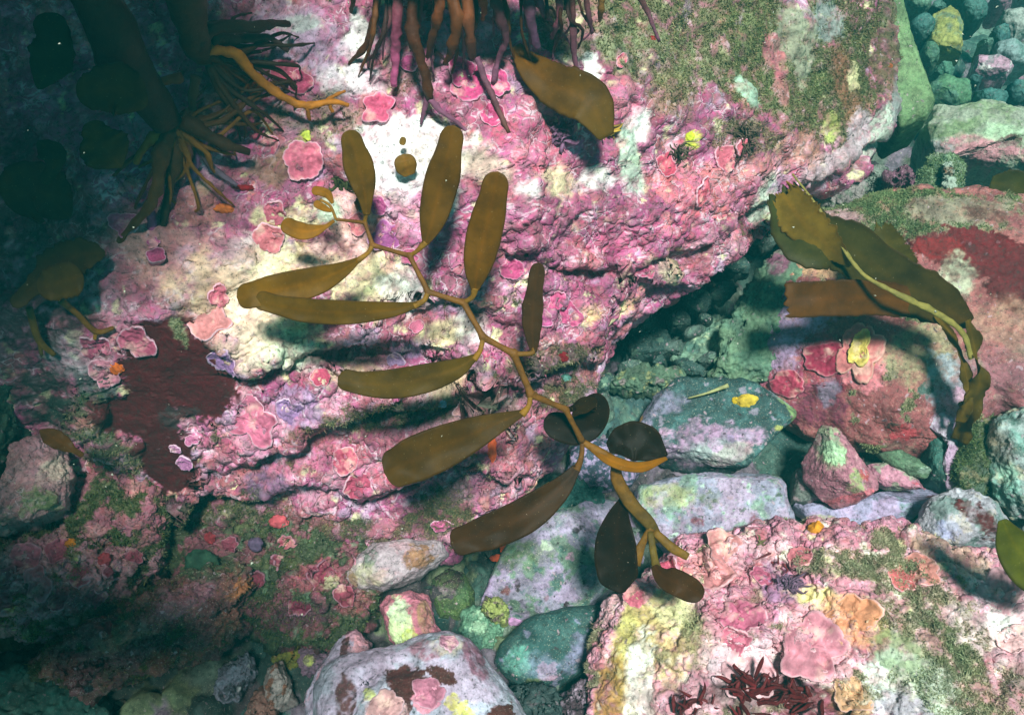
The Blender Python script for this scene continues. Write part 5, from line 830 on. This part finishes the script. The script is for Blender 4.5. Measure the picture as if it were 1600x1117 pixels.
# ================================================================== TORN BLADE ON THE RIGHT
rb = empty('torn_kelp', P(1505, 690, 1.86), 'torn kelp with a broad twisting olive blade and ruffled base beside the red crusts', 'kelp')
blade('blade', rb, [(1222, 300, 1.700), (1262, 370, 1.700), (1320, 385, 1.700), (1400, 440, 1.710), (1460, 470, 1.695), (1515, 505, 1.705)], [26, 46, 42, 40, 42, 36, 10], (70, 72, 30), (15, 0, -12, -20, 0), ragged=.12, fray=(13, 0), ns=70, nw=25, seed=31, tipc=(84, 62, 18), ruffle=.05)
blade('blade', rb, [(1222, 302, 1.695), (1250, 340, 1.690), (1285, 375, 1.690), (1330, 415, 1.695)], [22, 34, 32, 26, 6], (132, 104, 30), (0, -15, -40), ragged=.25, fray=(15, 0), ns=60, nw=25, seed=32)
blade('blade', rb, [(1395, 420, 1.740), (1388, 390, 1.740), (1380, 352, 1.750)], [38, 34, 24, 12], (88, 78, 26), ragged=.2, fray=(0, 16), ns=50, nw=25, seed=33)
blade('strap', rb, [(1440, 480, 1.715), (1380, 466, 1.715), (1300, 466, 1.715), (1228, 470, 1.715)], [18, 27, 29, 28, 28], (96, 58, 12), (0, 14, -8), ragged=.07, seed=34, ns=60, ruffle=.08, fray=(0, 14))
stalk('midrib', rb, [(1238, 272, 1.690), (1275, 320, 1.680), (1310, 375, 1.680), (1345, 425, 1.680), (1400, 458, 1.655), (1450, 482, 1.665), (1500, 515, 1.675), (1518, 560, 1.695)], [1.6, 2.6, 3, 3.4, 4.5, 5.5, 5, 4], (136, 124, 60), .6, .5, 5)
blade('ruffled_base', rb, [(1512, 500, 1.685), (1524, 550, 1.695), (1530, 600, 1.715), (1515, 640, 1.755), (1500, 690, 1.80)], [7, 11, 10, 15, 16, 10], (96, 76, 20), (20, 60, 10, -50), ruffle=.9, ragged=.4, seed=35, ns=70)
blade('ruffled_base', rb, [(1462, 492, 1.705), (1490, 530, 1.715), (1508, 580, 1.715), (1512, 620, 1.735), (1500, 660, 1.765)], [4, 6, 7, 10, 8], (112, 88, 26), (0, 50, 0), ruffle=.8, ragged=.4, seed=36, ns=60)
kb = blade('kelp_frond', None, [(1548, 285, 1.92), (1575, 290, 1.91), (1610, 300, 1.90), (1680, 310, 1.88)], [10, 26, 28, 20], (74, 70, 22), ragged=.12, seed=37); tag(kb, 'dark olive ragged blade reaching in at the upper right edge', 'kelp blade')
kb = blade('kelp_frond', None, [(1566, 812, 1.30), (1585, 850, 1.30), (1620, 890, 1.29), (1690, 930, 1.28)], [6, 30, 40, 30], (96, 98, 22), seed=38); tag(kb, 'bright lime olive blade poking in at the lower right edge', 'kelp blade')

# ================================================================== HOLDFASTS
hf = empty('kelp_holdfast', P(760, 20, 1.35), 'holdfast of brown finger like roots hanging over the boulder at the top centre', 'kelp')
BR = (78, 40, 15); BR2 = (66, 30, 14); PUR = (122, 74, 98)
crown = np.array([P(750, -70, 1.28)])
lump('crown', hf, P(750, -95, 1.28), .10, (84, 48, 22), 3, (1.6, .6, .8), MS, .3)
def root(par, pts, r, c=BR, tip=PUR, seed=0):
    r = [q*(.92 if par is hf else .95) for q in r]
    return stalk('root', par, pts, r, c, .85, .6, seed, tip)
RT_ = [([(590, -30, 1.36), (585, 30, 1.38), (572, 70, 1.41), (545, 100, 1.44)], [7, 7, 6, 3], BR, BR), ([(578, 62, 1.41), (576, 90, 1.43), (574, 120, 1.45)], [4, 3, 2], BR, PUR), ([(625, -30, 1.34), (620, 40, 1.36), (618, 90, 1.40), (616, 135, 1.43)], [9, 9, 7, 6], BR, (196, 90, 140)),
       ([(645, -30, 1.33), (645, 50, 1.35), (662, 110, 1.38), (672, 155, 1.41)], [9, 10, 9, 7], BR2, BR), ([(672, 155, 1.41), (690, 175, 1.42), (712, 190, 1.43), (738, 212, 1.44)], [6, 5, 4, 2], PUR, PUR), ([(668, 150, 1.41), (662, 175, 1.43), (658, 195, 1.44)], [5, 4, 2], PUR, PUR), ([(690, -30, 1.32), (685, 20, 1.33), (675, 60, 1.37), (668, 90, 1.41)], [9, 9, 6, 3], (110, 56, 22), BR),
       ([(705, -30, 1.31), (712, 40, 1.33), (705, 80, 1.37), (695, 100, 1.40)], [11, 11, 8, 4], (110, 60, 24), BR), ([(727, -30, 1.31), (732, 40, 1.33), (738, 90, 1.38)], [11, 10, 7], (120, 64, 24), (90, 50, 40)), ([(768, -30, 1.31), (778, 20, 1.34), (790, 60, 1.38), (780, 90, 1.41), (770, 130, 1.43)], [10, 9, 6, 6, 4], BR2, PUR), ([(820, -30, 1.33), (830, 30, 1.36), (840, 80, 1.40)], [11, 9, 6], (76, 44, 50), (96, 60, 90)),
       ([(745, 90, 1.41), (760, 130, 1.42), (778, 170, 1.43), (795, 208, 1.43)], [5, 5, 5, 4], PUR, (90, 56, 40)), ([(835, -40, 1.34), (845, 10, 1.37), (862, 35, 1.41)], [8, 6, 4], PUR, PUR), ([(875, -30, 1.35), (872, 30, 1.38), (862, 60, 1.42)], [7, 6, 3], (140, 66, 70), PUR), ([(892, -30, 1.35), (895, 30, 1.38), (898, 90, 1.42), (905, 120, 1.44)], [6, 6, 5, 3], BR, PUR), ([(912, -30, 1.35), (920, 25, 1.38), (925, 52, 1.41)], [6, 5, 3], BR, PUR), ([(940, -30, 1.36), (940, 10, 1.38), (937, 34, 1.41)], [8, 7, 2], (120, 84, 40), (120, 84, 40)), ([(990, -30, 1.37), (1010, 15, 1.41), (1030, 65, 1.45)], [6, 5, 2.5], (110, 70, 50), PUR),
       ([(752, -20, 1.35), (756, 14, 1.38), (754, 30, 1.41)], [7, 7, 3], (170, 84, 30), (170, 84, 30)), ([(660, -30, 1.36), (655, 30, 1.40), (650, 70, 1.43)], [6, 5, 3], (90, 34, 40), PUR), ([(550, -30, 1.38), (552, 0, 1.41), (548, 22, 1.44)], [6, 5, 3], BR, BR)]
for k, (p, r, c, t) in enumerate(RT_): root(hf, p, r, c, t, 20+k)
# upper left kelp with thick stipe and spreading holdfast
hl = empty('kelp_holdfast', P(270, 200, 1.4), 'dark kelp stipe with orange brown roots gripping the upper left of the boulder', 'kelp')
stalk('stipe', hl, [(-20, -520, 1.0), (60, -260, 1.07), (120, -80, 1.15), (170, 40, 1.22), (215, 120, 1.28), (262, 195, 1.34)], [34, 36, 40, 40, 38, 26], (54, 32, 14), .9, .3, 41)
stalk('stipe', hl, [(200, -540, 1.0), (240, -240, 1.1), (270, -60, 1.2), (290, 0, 1.25), (305, 60, 1.30), (318, 90, 1.34)], [26, 28, 30, 30, 26, 18], (62, 40, 18), .9, .3, 42)
for k, (p, r, c, t) in enumerate([([(325, 78, 1.32), (370, 86, 1.34), (400, 120, 1.36), (440, 150, 1.38), (475, 165, 1.39), (520, 160, 1.40), (545, 165, 1.41)], [9, 9, 8, 7, 7, 5, 3], (168, 104, 22), (176, 108, 26)), ([(505, 162, 1.40), (522, 150, 1.41), (540, 142, 1.41)], [4, 3, 2], (168, 104, 24), (150, 90, 20)), ([(480, 166, 1.39), (482, 180, 1.40), (484, 188, 1.41)], [4, 3, 2], (168, 104, 24), (150, 90, 20)), ([(515, 163, 1.40), (520, 176, 1.41)], [3.5, 2], (168, 104, 24), (150, 90, 20)),
        ([(300, 70, 1.30), (340, 45, 1.31), (400, 42, 1.34), (430, 36, 1.37), (452, 38, 1.39)], [16, 12, 9, 7, 5], (54, 34, 20), (50, 30, 24)), ([(330, 60, 1.32), (380, 62, 1.36), (420, 60, 1.38), (450, 80, 1.41)], [12, 8, 6, 4], (60, 44, 24), (90, 64, 60)), ([(325, 85, 1.33), (360, 110, 1.37), (395, 135, 1.40)], [8, 6, 4], (80, 50, 22), (110, 60, 30)), ([(262, 195, 1.34), (230, 225, 1.34), (212, 255, 1.36)], [9, 7, 5], (150, 100, 20), (150, 104, 20)),
        ([(285, 190, 1.34), (340, 220, 1.36), (390, 238, 1.39)], [14, 11, 6], (70, 42, 18), (60, 38, 20)), ([(262, 200, 1.34), (250, 260, 1.34), (235, 320, 1.36), (200, 360, 1.39), (170, 400, 1.42)], [14, 12, 9, 6, 4], (76, 48, 18), (96, 66, 18)), ([(280, 205, 1.35), (272, 260, 1.36), (262, 310, 1.39), (250, 370, 1.42)], [14, 12, 8, 3], (90, 54, 20), (40, 44, 30)), ([(288, 205, 1.35), (292, 250, 1.37), (280, 300, 1.41)], [9, 8, 4], (110, 66, 22), PUR), ([(300, 215, 1.36), (330, 260, 1.39), (370, 290, 1.42)], [7, 6, 3], (70, 56, 50), (130, 110, 130)),
        ([(308, 120, 1.33), (300, 160, 1.35), (310, 200, 1.38)], [9, 7, 4], (80, 54, 30), (70, 50, 30)), ([(285, 120, 1.31), (250, 130, 1.31), (240, 140, 1.32)], [8, 6, 4], (110, 60, 20), (110, 60, 20)), ([(322, 210, 1.37), (305, 260, 1.40), (295, 305, 1.43)], [6, 7, 3], (150, 110, 160), (160, 110, 160)), ([(235, 330, 1.40), (242, 380, 1.42), (244, 415, 1.43)], [7, 8, 7], (170, 90, 140), (200, 96, 150)), ([(178, 385, 1.41), (165, 405, 1.42), (155, 420, 1.43)], [5, 4, 3], (130, 92, 20), (130, 92, 20)), ([(200, 380, 1.40), (215, 400, 1.42), (222, 425, 1.43)], [4, 4, 3], (130, 100, 30), (120, 92, 30))]):
    root(hl, p, r, c, t, 60+k)
gr = rng(31)
for k in range(20):
    x0 = gr.uniform(585, 900); y1 = gr.uniform(30, 120)*(1 if x0 < 830 else .6); dx = (x0-745)*.12+gr.normal()*8; c_ = [(78, 42, 16), (64, 30, 14), (96, 54, 20), (58, 32, 30)][k % 4]
    root(hf, [(x0, -40, 1.36), (x0+dx*.3+gr.normal()*4, y1*.4, 1.37), (x0+dx*.7+gr.normal()*5, y1*.75, 1.40), (x0+dx+gr.normal()*6, y1+14, 1.44)], [gr.uniform(2.5, 5.5), gr.uniform(2.2, 4.6), 2.8, 1.4], c_, PUR if k % 3 == 0 else c_, 200+k)
    if k % 2: root(hf, [(x0+dx*.7, y1*.75, 1.40), (x0+dx*.7+gr.normal()*14, y1*.75+22, 1.435), (x0+dx*.7+gr.normal()*20, y1*.75+44, 1.455)], [3, 2.4, 1.2], c_, PUR, 240+k)
for k in range(60):
    cx, cy = [(275, 200), (318, 85)][k % 2]; an = gr.uniform(-1.0, 2.6) if k % 2 == 0 else gr.uniform(-1.1, 1.3); L_ = gr.uniform(60, 190); ex, ey = cx+math.cos(an)*L_, cy+math.sin(an)*L_
    c_ = [(90, 54, 18), (70, 42, 18), (130, 84, 22), (56, 36, 22)][k % 4]
    root(hl, [(cx, cy, 1.34), (cx+(ex-cx)*.4+gr.normal()*10, cy+(ey-cy)*.4+gr.normal()*10, 1.36), (cx+(ex-cx)*.75+gr.normal()*12, cy+(ey-cy)*.75+gr.normal()*12, 1.39), (ex, ey, 1.43)], [gr.uniform(3, 6.5), gr.uniform(2.5, 5.5), 3, 1.4], c_, c_, 280+k)
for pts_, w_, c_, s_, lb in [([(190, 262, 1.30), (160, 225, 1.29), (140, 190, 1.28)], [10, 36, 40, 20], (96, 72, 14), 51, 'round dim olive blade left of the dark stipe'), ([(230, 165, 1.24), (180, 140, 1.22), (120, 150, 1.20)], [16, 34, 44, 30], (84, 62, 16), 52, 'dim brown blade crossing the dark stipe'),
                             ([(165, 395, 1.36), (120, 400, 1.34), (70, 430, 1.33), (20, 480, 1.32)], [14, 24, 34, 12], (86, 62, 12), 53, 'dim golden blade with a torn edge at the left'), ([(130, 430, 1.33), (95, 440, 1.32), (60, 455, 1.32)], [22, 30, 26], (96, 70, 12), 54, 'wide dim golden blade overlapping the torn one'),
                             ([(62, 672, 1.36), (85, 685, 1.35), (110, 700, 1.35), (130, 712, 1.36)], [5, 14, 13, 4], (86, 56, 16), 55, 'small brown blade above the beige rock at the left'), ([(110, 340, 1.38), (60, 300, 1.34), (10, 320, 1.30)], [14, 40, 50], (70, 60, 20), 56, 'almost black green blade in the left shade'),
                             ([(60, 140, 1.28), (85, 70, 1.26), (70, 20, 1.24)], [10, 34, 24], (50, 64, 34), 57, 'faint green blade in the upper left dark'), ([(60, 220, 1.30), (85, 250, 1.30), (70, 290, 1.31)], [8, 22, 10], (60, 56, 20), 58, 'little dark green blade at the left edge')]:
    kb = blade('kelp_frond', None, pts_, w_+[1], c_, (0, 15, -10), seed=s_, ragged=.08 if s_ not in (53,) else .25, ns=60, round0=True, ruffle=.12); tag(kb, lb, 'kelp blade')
kk_ = empty('kelp_sprig', P(150, 530, 1.43), 'thin forked golden kelp sprig gripping the pink crust at the left', 'kelp')
stalk('root', kk_, [(95, 470, 1.35), (120, 490, 1.38), (150, 518, 1.41), (178, 512, 1.42)], [6, 5, 5, 3], (120, 82, 18)); stalk('root', kk_, [(45, 480, 1.37), (60, 530, 1.40), (85, 555, 1.42)], [6, 6, 4], (110, 82, 20)); stalk('root', kk_, [(60, 525, 1.40), (65, 555, 1.42)], [4, 3], (100, 80, 20)); stalk('root', kk_, [(150, 517, 1.41), (148, 530, 1.42)], [4, 3], (170, 120, 40))
crust(bo, 244, 405, 12, (190, 84, 130), 701, .02, .9, 0)

# unseen kelp canopy overhead, added only to shade the left of the scene (out of frame, above and left)
cn = empty('shade_canopy', (-1.0, .9, 2.4), 'unseen canopy of broad brown kelp blades added to shade the left side', 'kelp')
gc = rng(12)
def world_blade(name, par, p0, p1, w, c, seed):
    p0, p1 = np.array(p0), np.array(p1); g_ = rng(seed); t = np.linspace(0, 1, 18)[:, None]; Q = p0+(p1-p0)*t; Q[:, 2] += np.sin(t[:, 0]*6+seed)*.04
    tg = (p1-p0)/np.linalg.norm(p1-p0); s = np.cross(tg, [0, 0, 1.]) if abs(tg[2]) < .9 else np.cross(tg, [1., g_.normal()*.3, 0]); s /= np.linalg.norm(s); W = w*np.sin(np.clip(t[:, 0]*1.02+.03, 0, 1)*math.pi)**.28
    x = np.linspace(-1, 1, 9); V = Q[:, None]+s*(x[None, :, None]*W[:, None, None])+np.array([0, 0, 1.])*(np.sin(t*20+x[None]*2)*.012*np.abs(x[None]))[:, :, None]
    V1 = V.reshape(-1, 3); V2 = V1-np.array([0, 0, .002]); n = len(V1); F = []
    for i in range(17):
        for j in range(8): a = i*9+j; F.append((a, a+9, a+10, a+1)); F.append((n+a, n+a+1, n+a+10, n+a+9))
    cc = np.tile(lin(c), (2*n, 1)); return mesh(name, np.concatenate([V1, V2]), np.array(F), MS, par, cc)
EDGE = np.array([P(*p) for p in [(560, 1150, 1.6), (490, 950, 1.62), (310, 870, 1.6), (0, 800, 1.45), (20, 600, 1.36), (120, 450, 1.3), (240, 300, 1.25), (350, 150, 1.2), (430, 0, 1.2), (470, -150, 1.25), (480, -300, 1.8)]])
sdv_ = np.array(sd); E2 = np.array([p+sdv_*((2.4-p[2])/sdv_[2]) for p in EDGE])
for k in range(120):
    t = (k//2)/59*(len(E2)-1); i = min(int(t), len(E2)-2); e_ = E2[i]+(E2[i+1]-E2[i])*(t-i)
    b = e_+np.array([gc.uniform(-.06, .08) if k % 2 else gc.uniform(-.6, -.3), gc.uniform(-.04, .04), gc.uniform(-.06, .06)]); a = b+np.array([-gc.uniform(.8, 1.1), gc.uniform(-.2, .2), gc.uniform(-.05, .1)])
    a[0] -= .25*(k % 3)
    world_blade('blade', cn, a, b, gc.uniform(.06, .10), (50, 36, 12), 800+k)

wallk = empty('shade_screen', (-2.0, 1.0, -.2), 'unseen screen of hanging brown kelp added beyond the left edge to block light', 'kelp')  # unseen kelp screen, added to cut the ambient light from the left
for k in range(54):
    y0 = -1.0+k/54*4.6; x0 = -1.75-.25*(k % 3)-.12*gc.random()
    world_blade('blade', wallk, (x0, y0, -.2), (x0+gc.uniform(-.15, .15), y0+gc.uniform(-.1, .1), 2.0), gc.uniform(.09, .15), (44, 34, 14), 1100+k)
# ================================================================== SPONGES, TUFTS AND OTHER GROWTHS
def on(rk, px, py): return drop_on(rk, P(px, py, 1.6))
def growth(rk, px, py, rpx, c, label, cat, name, seed, sq=(1, 1, .55), tip=None, amp=.3):
    p, nn = on(rk, px, py); o_ = lump(name, None, p, rpx*mm((p-CAM)@FW), c, seed, sq, MSP, amp, nn=nn, tip=tip); tag(o_, label, cat)
for a in [(bo, 398, 138, 14, (216, 96, 36), 'bright orange sponge lump beside the orange root', 'sponge', 'sponge', 1), (bo, 350, 326, 13, (206, 110, 50), 'orange sponge finger left of the golden kelp tips', 'sponge', 'sponge', 2, (1.2, .6, .5)), (bo, 182, 575, 11, (226, 110, 40), 'orange sponge dot on the crust above the maroon patch', 'sponge', 'sponge', 3), (bo, 768, 700, 17, (224, 96, 50), 'upright orange strip of sponge beside the big lower blade', 'sponge', 'sponge', 4, (.45, 1.5, .4)),
          (bo, 480, 212, 9, (206, 220, 90), 'small lime yellow sponge at the upper left', 'sponge', 'sponge', 5), (bo, 1078, 214, 8, (206, 220, 60), 'small lime yellow sponge on the green fuzz', 'sponge', 'sponge', 6), (bo, 1390, 105, 5, (150, 80, 40), 'rust coloured sponge speck near the boulder right end', 'sponge', 'sponge', 7), (br, 1275, 826, 13, (226, 150, 40), 'orange yellow sponge on the top edge of the lower right boulder', 'sponge', 'sponge', 8),
          (bo, 1085, 170, 0, PINK, '', '', '', 9), (bo, 380, 293, 10, (150, 24, 36), 'short glossy red worm like sponge left of the upper blades', 'sponge', 'sponge', 10, (1.8, .5, .5)), (bo, 878, 556, 11, (130, 20, 34), 'dark red cup shaped sponge under the upright dark blade', 'sponge', 'sponge', 11), (bo, 1065, 172, 0, PINK, '', '', '', 12), (bo, 545, 165, 0, PINK, '', '', '', 13),
          (bo, 1020, 60, 5, (150, 40, 40), 'tiny red sponge dot in the green fuzz', 'sponge', 'sponge', 14), (bo, 690, 630, 9, (110, 150, 180), 'pale blue sponge dot in the middle crevice', 'sponge', 'sponge', 15), (bo, 885, 590, 8, (90, 140, 130), 'pale green tunicate under the upright dark blade', 'tunicate', 'tunicate', 16), (bo, 770, 500, 0, PINK, '', '', '', 17)]:
    if a[3]: growth(*a)
def free_growth(px, py, d, rpx, c, label, cat, name, seed, sq, tip=None):
    best = min(STONES, key=lambda r: min(((proj(r.V[::7])[0]-px)**2+(proj(r.V[::7])[1]-py)**2)))
    p = hit(best, px, py); o_ = lump(name, None, p, rpx*mm((p-CAM)@FW), c, seed, sq, MSP, .25, tip=tip); tag(o_, label, cat)
for a in [(1163, 622, 1.9, 14, (206, 176, 60), 'bright yellow bun shaped sponge on the teal slab', 'sponge', 'sponge', 31, (1.15, .75, .5)), (1150, 621, 1.9, 7, (214, 180, 40), 'small yellow knob fused to the left of the yellow bun', 'sponge', 'sponge', 32, (1, .8, .6)), (760, 862, 1.8, 11, (206, 84, 50), 'orange red sponge flake below the lower dark kelp blade', 'sponge', 'sponge', 33, (1.3, .5, .4)), (782, 852, 1.8, 8, (222, 90, 40), 'small bright orange flake beside the orange red one', 'sponge', 'sponge', 34, (.8, 1, .4)),
          (846, 748, 1.9, 11, (196, 184, 110), 'yellow cream stone chip under the dark drooping kelp', 'pebble', 'pebble', 35, (1.2, .7, .5)), (800, 974, 1.8, 13, (190, 140, 184), 'flat lilac pebble between the mottled slab and oval stone', 'pebble', 'pebble', 36, (1.4, .5, .4)), (310, 875, 1.6, 22, (56, 90, 70), 'round green sponge in the dark lower left', 'sponge', 'sponge', 37, (1.2, .9, .4)), (395, 850, 1.6, 11, (104, 84, 112), 'branching mauve coralline tuft in the lower left turf', 'coralline alga', 'coralline_tuft', 38, (1, 1, .8)), (430, 812, 1.6, 12, (206, 90, 100), 'rosy coralline knob above the lower left turf', 'coralline alga', 'coralline_lump', 39, (1.2, .9, .6)),
          (168, 874, 1.6, 10, (176, 70, 80), 'rosy round knob on the left ledge', 'coralline alga', 'coralline_lump', 40, (1, 1, .7)), (110, 843, 1.6, 8, (200, 120, 30), 'orange dot sponge above the left ledge', 'sponge', 'sponge', 41, (1, 1, .6)), (325, 835, 1.6, 9, (150, 50, 60), 'dark rosy disc on the shaded turf', 'coralline alga', 'coralline_lump', 42, (1, 1, .6)), (170, 975, 1.6, 9, (120, 40, 50), 'deep red pod in the lower left dark', 'sponge', 'sponge', 43, (.6, 1.2, .5))]:
    free_growth(*a)
# thin pale stick lying on the teal slab
s_ = stalk('twig', None, [(1075, 622, 1.875), (1105, 614, 1.865), (1138, 602, 1.86)], [1.0, 1.8, 3.6], (170, 170, 116), .8, .2, 71); tag(s_, 'thin pale straw coloured twig above the teal slab', 'twig')
def tuft(label, rk, px, py, rpx, c, seed, nbr=26, leaf=1.0, spread=1.0, name='red_alga', cat='red alga'):
    p, nn = on(rk, px, py); k = mm((p-CAM)@FW); g_ = rng(seed); VV = []; FF = []; CC = []; o_ = 0
    for j in range(nbr):
        dr = nn+g_.normal(size=3)*spread; dr /= np.linalg.norm(dr); dr = dr+RT*g_.normal()*.4; L = rpx*k*(.5+.7*g_.random()); b0 = p+(RT*g_.normal()+UP*g_.normal())*rpx*k*.35
        pts_ = [b0-nn*.004, b0+dr*L*.4, b0+dr*L*.75+g_.normal(size=3)*L*.12, b0+dr*L+g_.normal(size=3)*L*.2]
        V, F, t = tube(pts_, [.0016*leaf, .0024*leaf, .002*leaf, .0007], ns=9, na=6, flat=.5); VV.append(V); FF += [tuple(q+o_ for q in f) for f in F]; o_ += len(V); CC.append(np.tile(lin(c)*(.6+.8*g_.random()), (len(V), 1)))
    ob = poly_mesh(name, np.concatenate(VV), FF, MS, None, np.concatenate(CC)); tag(ob, label, cat)
tuft('dark red branching seaweed at the bottom of the lower right boulder', br, 1170, 1085, 46, (92, 22, 26), 1, 34, 1.6)
tuft('dark maroon seaweed clump near the bottom edge under the pink lobes', br, 1260, 1100, 40, (84, 20, 22), 2, 34, 1.8)
tuft('maroon seaweed fronds at the bottom edge of the pale boulder', br, 1080, 1105, 34, (92, 26, 30), 3, 26, 1.5)
tuft('thin maroon twig like seaweed on the upper lower right boulder', br, 1215, 875, 22, (110, 44, 50), 4, 5, 1.0)
tuft('pair of thin red seaweed sprigs above the cream speckles', br, 1255, 893, 16, (120, 36, 40), 5, 3, 1.0)
tuft('frilly purple coralline tuft under the wide brown blade', bo, 880, 208, 22, (120, 84, 112), 6, 70, 1.6, 1.2, 'coralline_tuft', 'coralline alga')
tuft('dark feathery tuft at the lower edge of the green fuzz', bo, 1165, 215, 26, (92, 78, 66), 7, 60, .8, 1.0, 'feathery_alga', 'alga')
tuft('dark feathery tuft left of the lime sponge', bo, 1060, 245, 18, (84, 76, 60), 8, 40, .8, 1.0, 'feathery_alga', 'alga')
tuft('mauve fuzzy coralline tuft on the lower right boulder', br, 1230, 915, 17, (120, 92, 116), 9, 90, .8, .8, 'coralline_tuft', 'coralline alga')
tuft('brown wispy alga on the pale lilac slab', br, 1190, 850, 10, (100, 92, 60), 10, 14, .8, 1.0, 'feathery_alga', 'alga')
tuft('olive leafy tuft inside the dark hollow behind the upper left blade', bo, 535, 290, 20, (64, 70, 40), 11, 50, 1.2, 1.2, 'leafy_alga', 'alga')
tuft('golden weed tuft tucked at the end of the wide brown blade', bo, 945, 205, 14, (160, 130, 50), 12, 24, 1.0, 1.0, 'leafy_alga', 'alga')
tuft('red leafy weed at the top among the roots', bo, 665, 15, 18, (120, 20, 40), 13, 24, 2.2, 1.0)

# ================================================================== TURF (stuff)
def gmask(rk):
    return ss(.25, .95, rk.turf)
turf('turf_algae', bo, gmask(bo), 90000, .0038, [(116, 124, 80), (90, 100, 60), (140, 140, 100), (76, 84, 56), (150, 130, 96), (96, 120, 84)], 1, 'short green brown turf fuzz over the main boulder')
turf('turf_algae', br, gmask(br), 34000, .0042, [(130, 146, 112), (120, 132, 100), (156, 160, 130), (110, 110, 84)], 2, 'soft sage green turf fuzz over the lower right boulder')
turf('turf_algae', mr_, gmask(mr_), 20000, .004, [(110, 140, 90), (90, 116, 80), (130, 150, 100)], 3, 'green turf fuzz on top of the red crusted boulder')
for k, rk in enumerate([tr, ll] + [r for r in STONES if r.seed in (81, 85, 53, 93)]):
    turf('turf_algae', rk, gmask(rk)+.03, 8000, .0045, [(80, 104, 50), (60, 84, 44), (110, 124, 60), (90, 120, 90)], 10+k, ['green turf fuzz on the shelf under the main boulder', 'green turf fuzz on the left edge ledge', 'green turf fuzz on the lower left ridge', 'green turf fuzz on the cobbled left shelf', 'brown green turf on the cobble by the ruffled base', 'green turf on the rock below the long ledge'][k % 6])
# drifting specks
g2 = rng(5); VV = []; FF = []
for k in range(420):
    d = g2.uniform(.75, 2.4); c = P(g2.uniform(0, 1600), g2.uniform(0, 1117), d); r = g2.uniform(.4, 1.0)*.0011*d; D = g2.normal(size=(4, 3))*r; VV.append(c+D); o_ = 4*k; FF += [(o_, o_+1, o_+2), (o_, o_+2, o_+3), (o_, o_+3, o_+1), (o_+1, o_+3, o_+2)]
ob = mesh('drifting_specks', np.concatenate(VV), np.array(FF), MT, None, np.tile(lin((215, 220, 205)), (1680, 1))); tag(ob, 'tiny pale specks drifting in the water', 'particles', None, 'stuff')

# ================================================================== WATER
m, nt, ns_, lk = newmat("sea_water_haze"); v = ns_.new('ShaderNodeVolumePrincipled'); v.inputs['Color'].default_value = (.02, .32, .34, 1); v.inputs['Density'].default_value = .165
v.inputs['Absorption Color'].default_value = (.25, .72, .68, 1); v.inputs['Anisotropy'].default_value = .2
lk.new(v.outputs[0], ns_.new('ShaderNodeOutputMaterial').inputs['Volume'])
X0, X1, Y0, Y1, Z0, Z1 = -40, 40, -40, 42, -14, 2.75
Vb = np.array([(x, y, z) for x in (X0, X1) for y in (Y0, Y1) for z in (Z0, Z1)], float)
hz = mesh('haze', Vb, np.array([(0, 1, 3, 2), (4, 6, 7, 5), (0, 4, 5, 1), (2, 3, 7, 6), (0, 2, 6, 4), (1, 5, 7, 3)]), m, None, smooth=False, base=(0, 0, 0)); tag(hz, 'teal sea water haze filling the whole view', 'water haze', None, 'stuff')
print('built', round(time.time()-T0, 1))
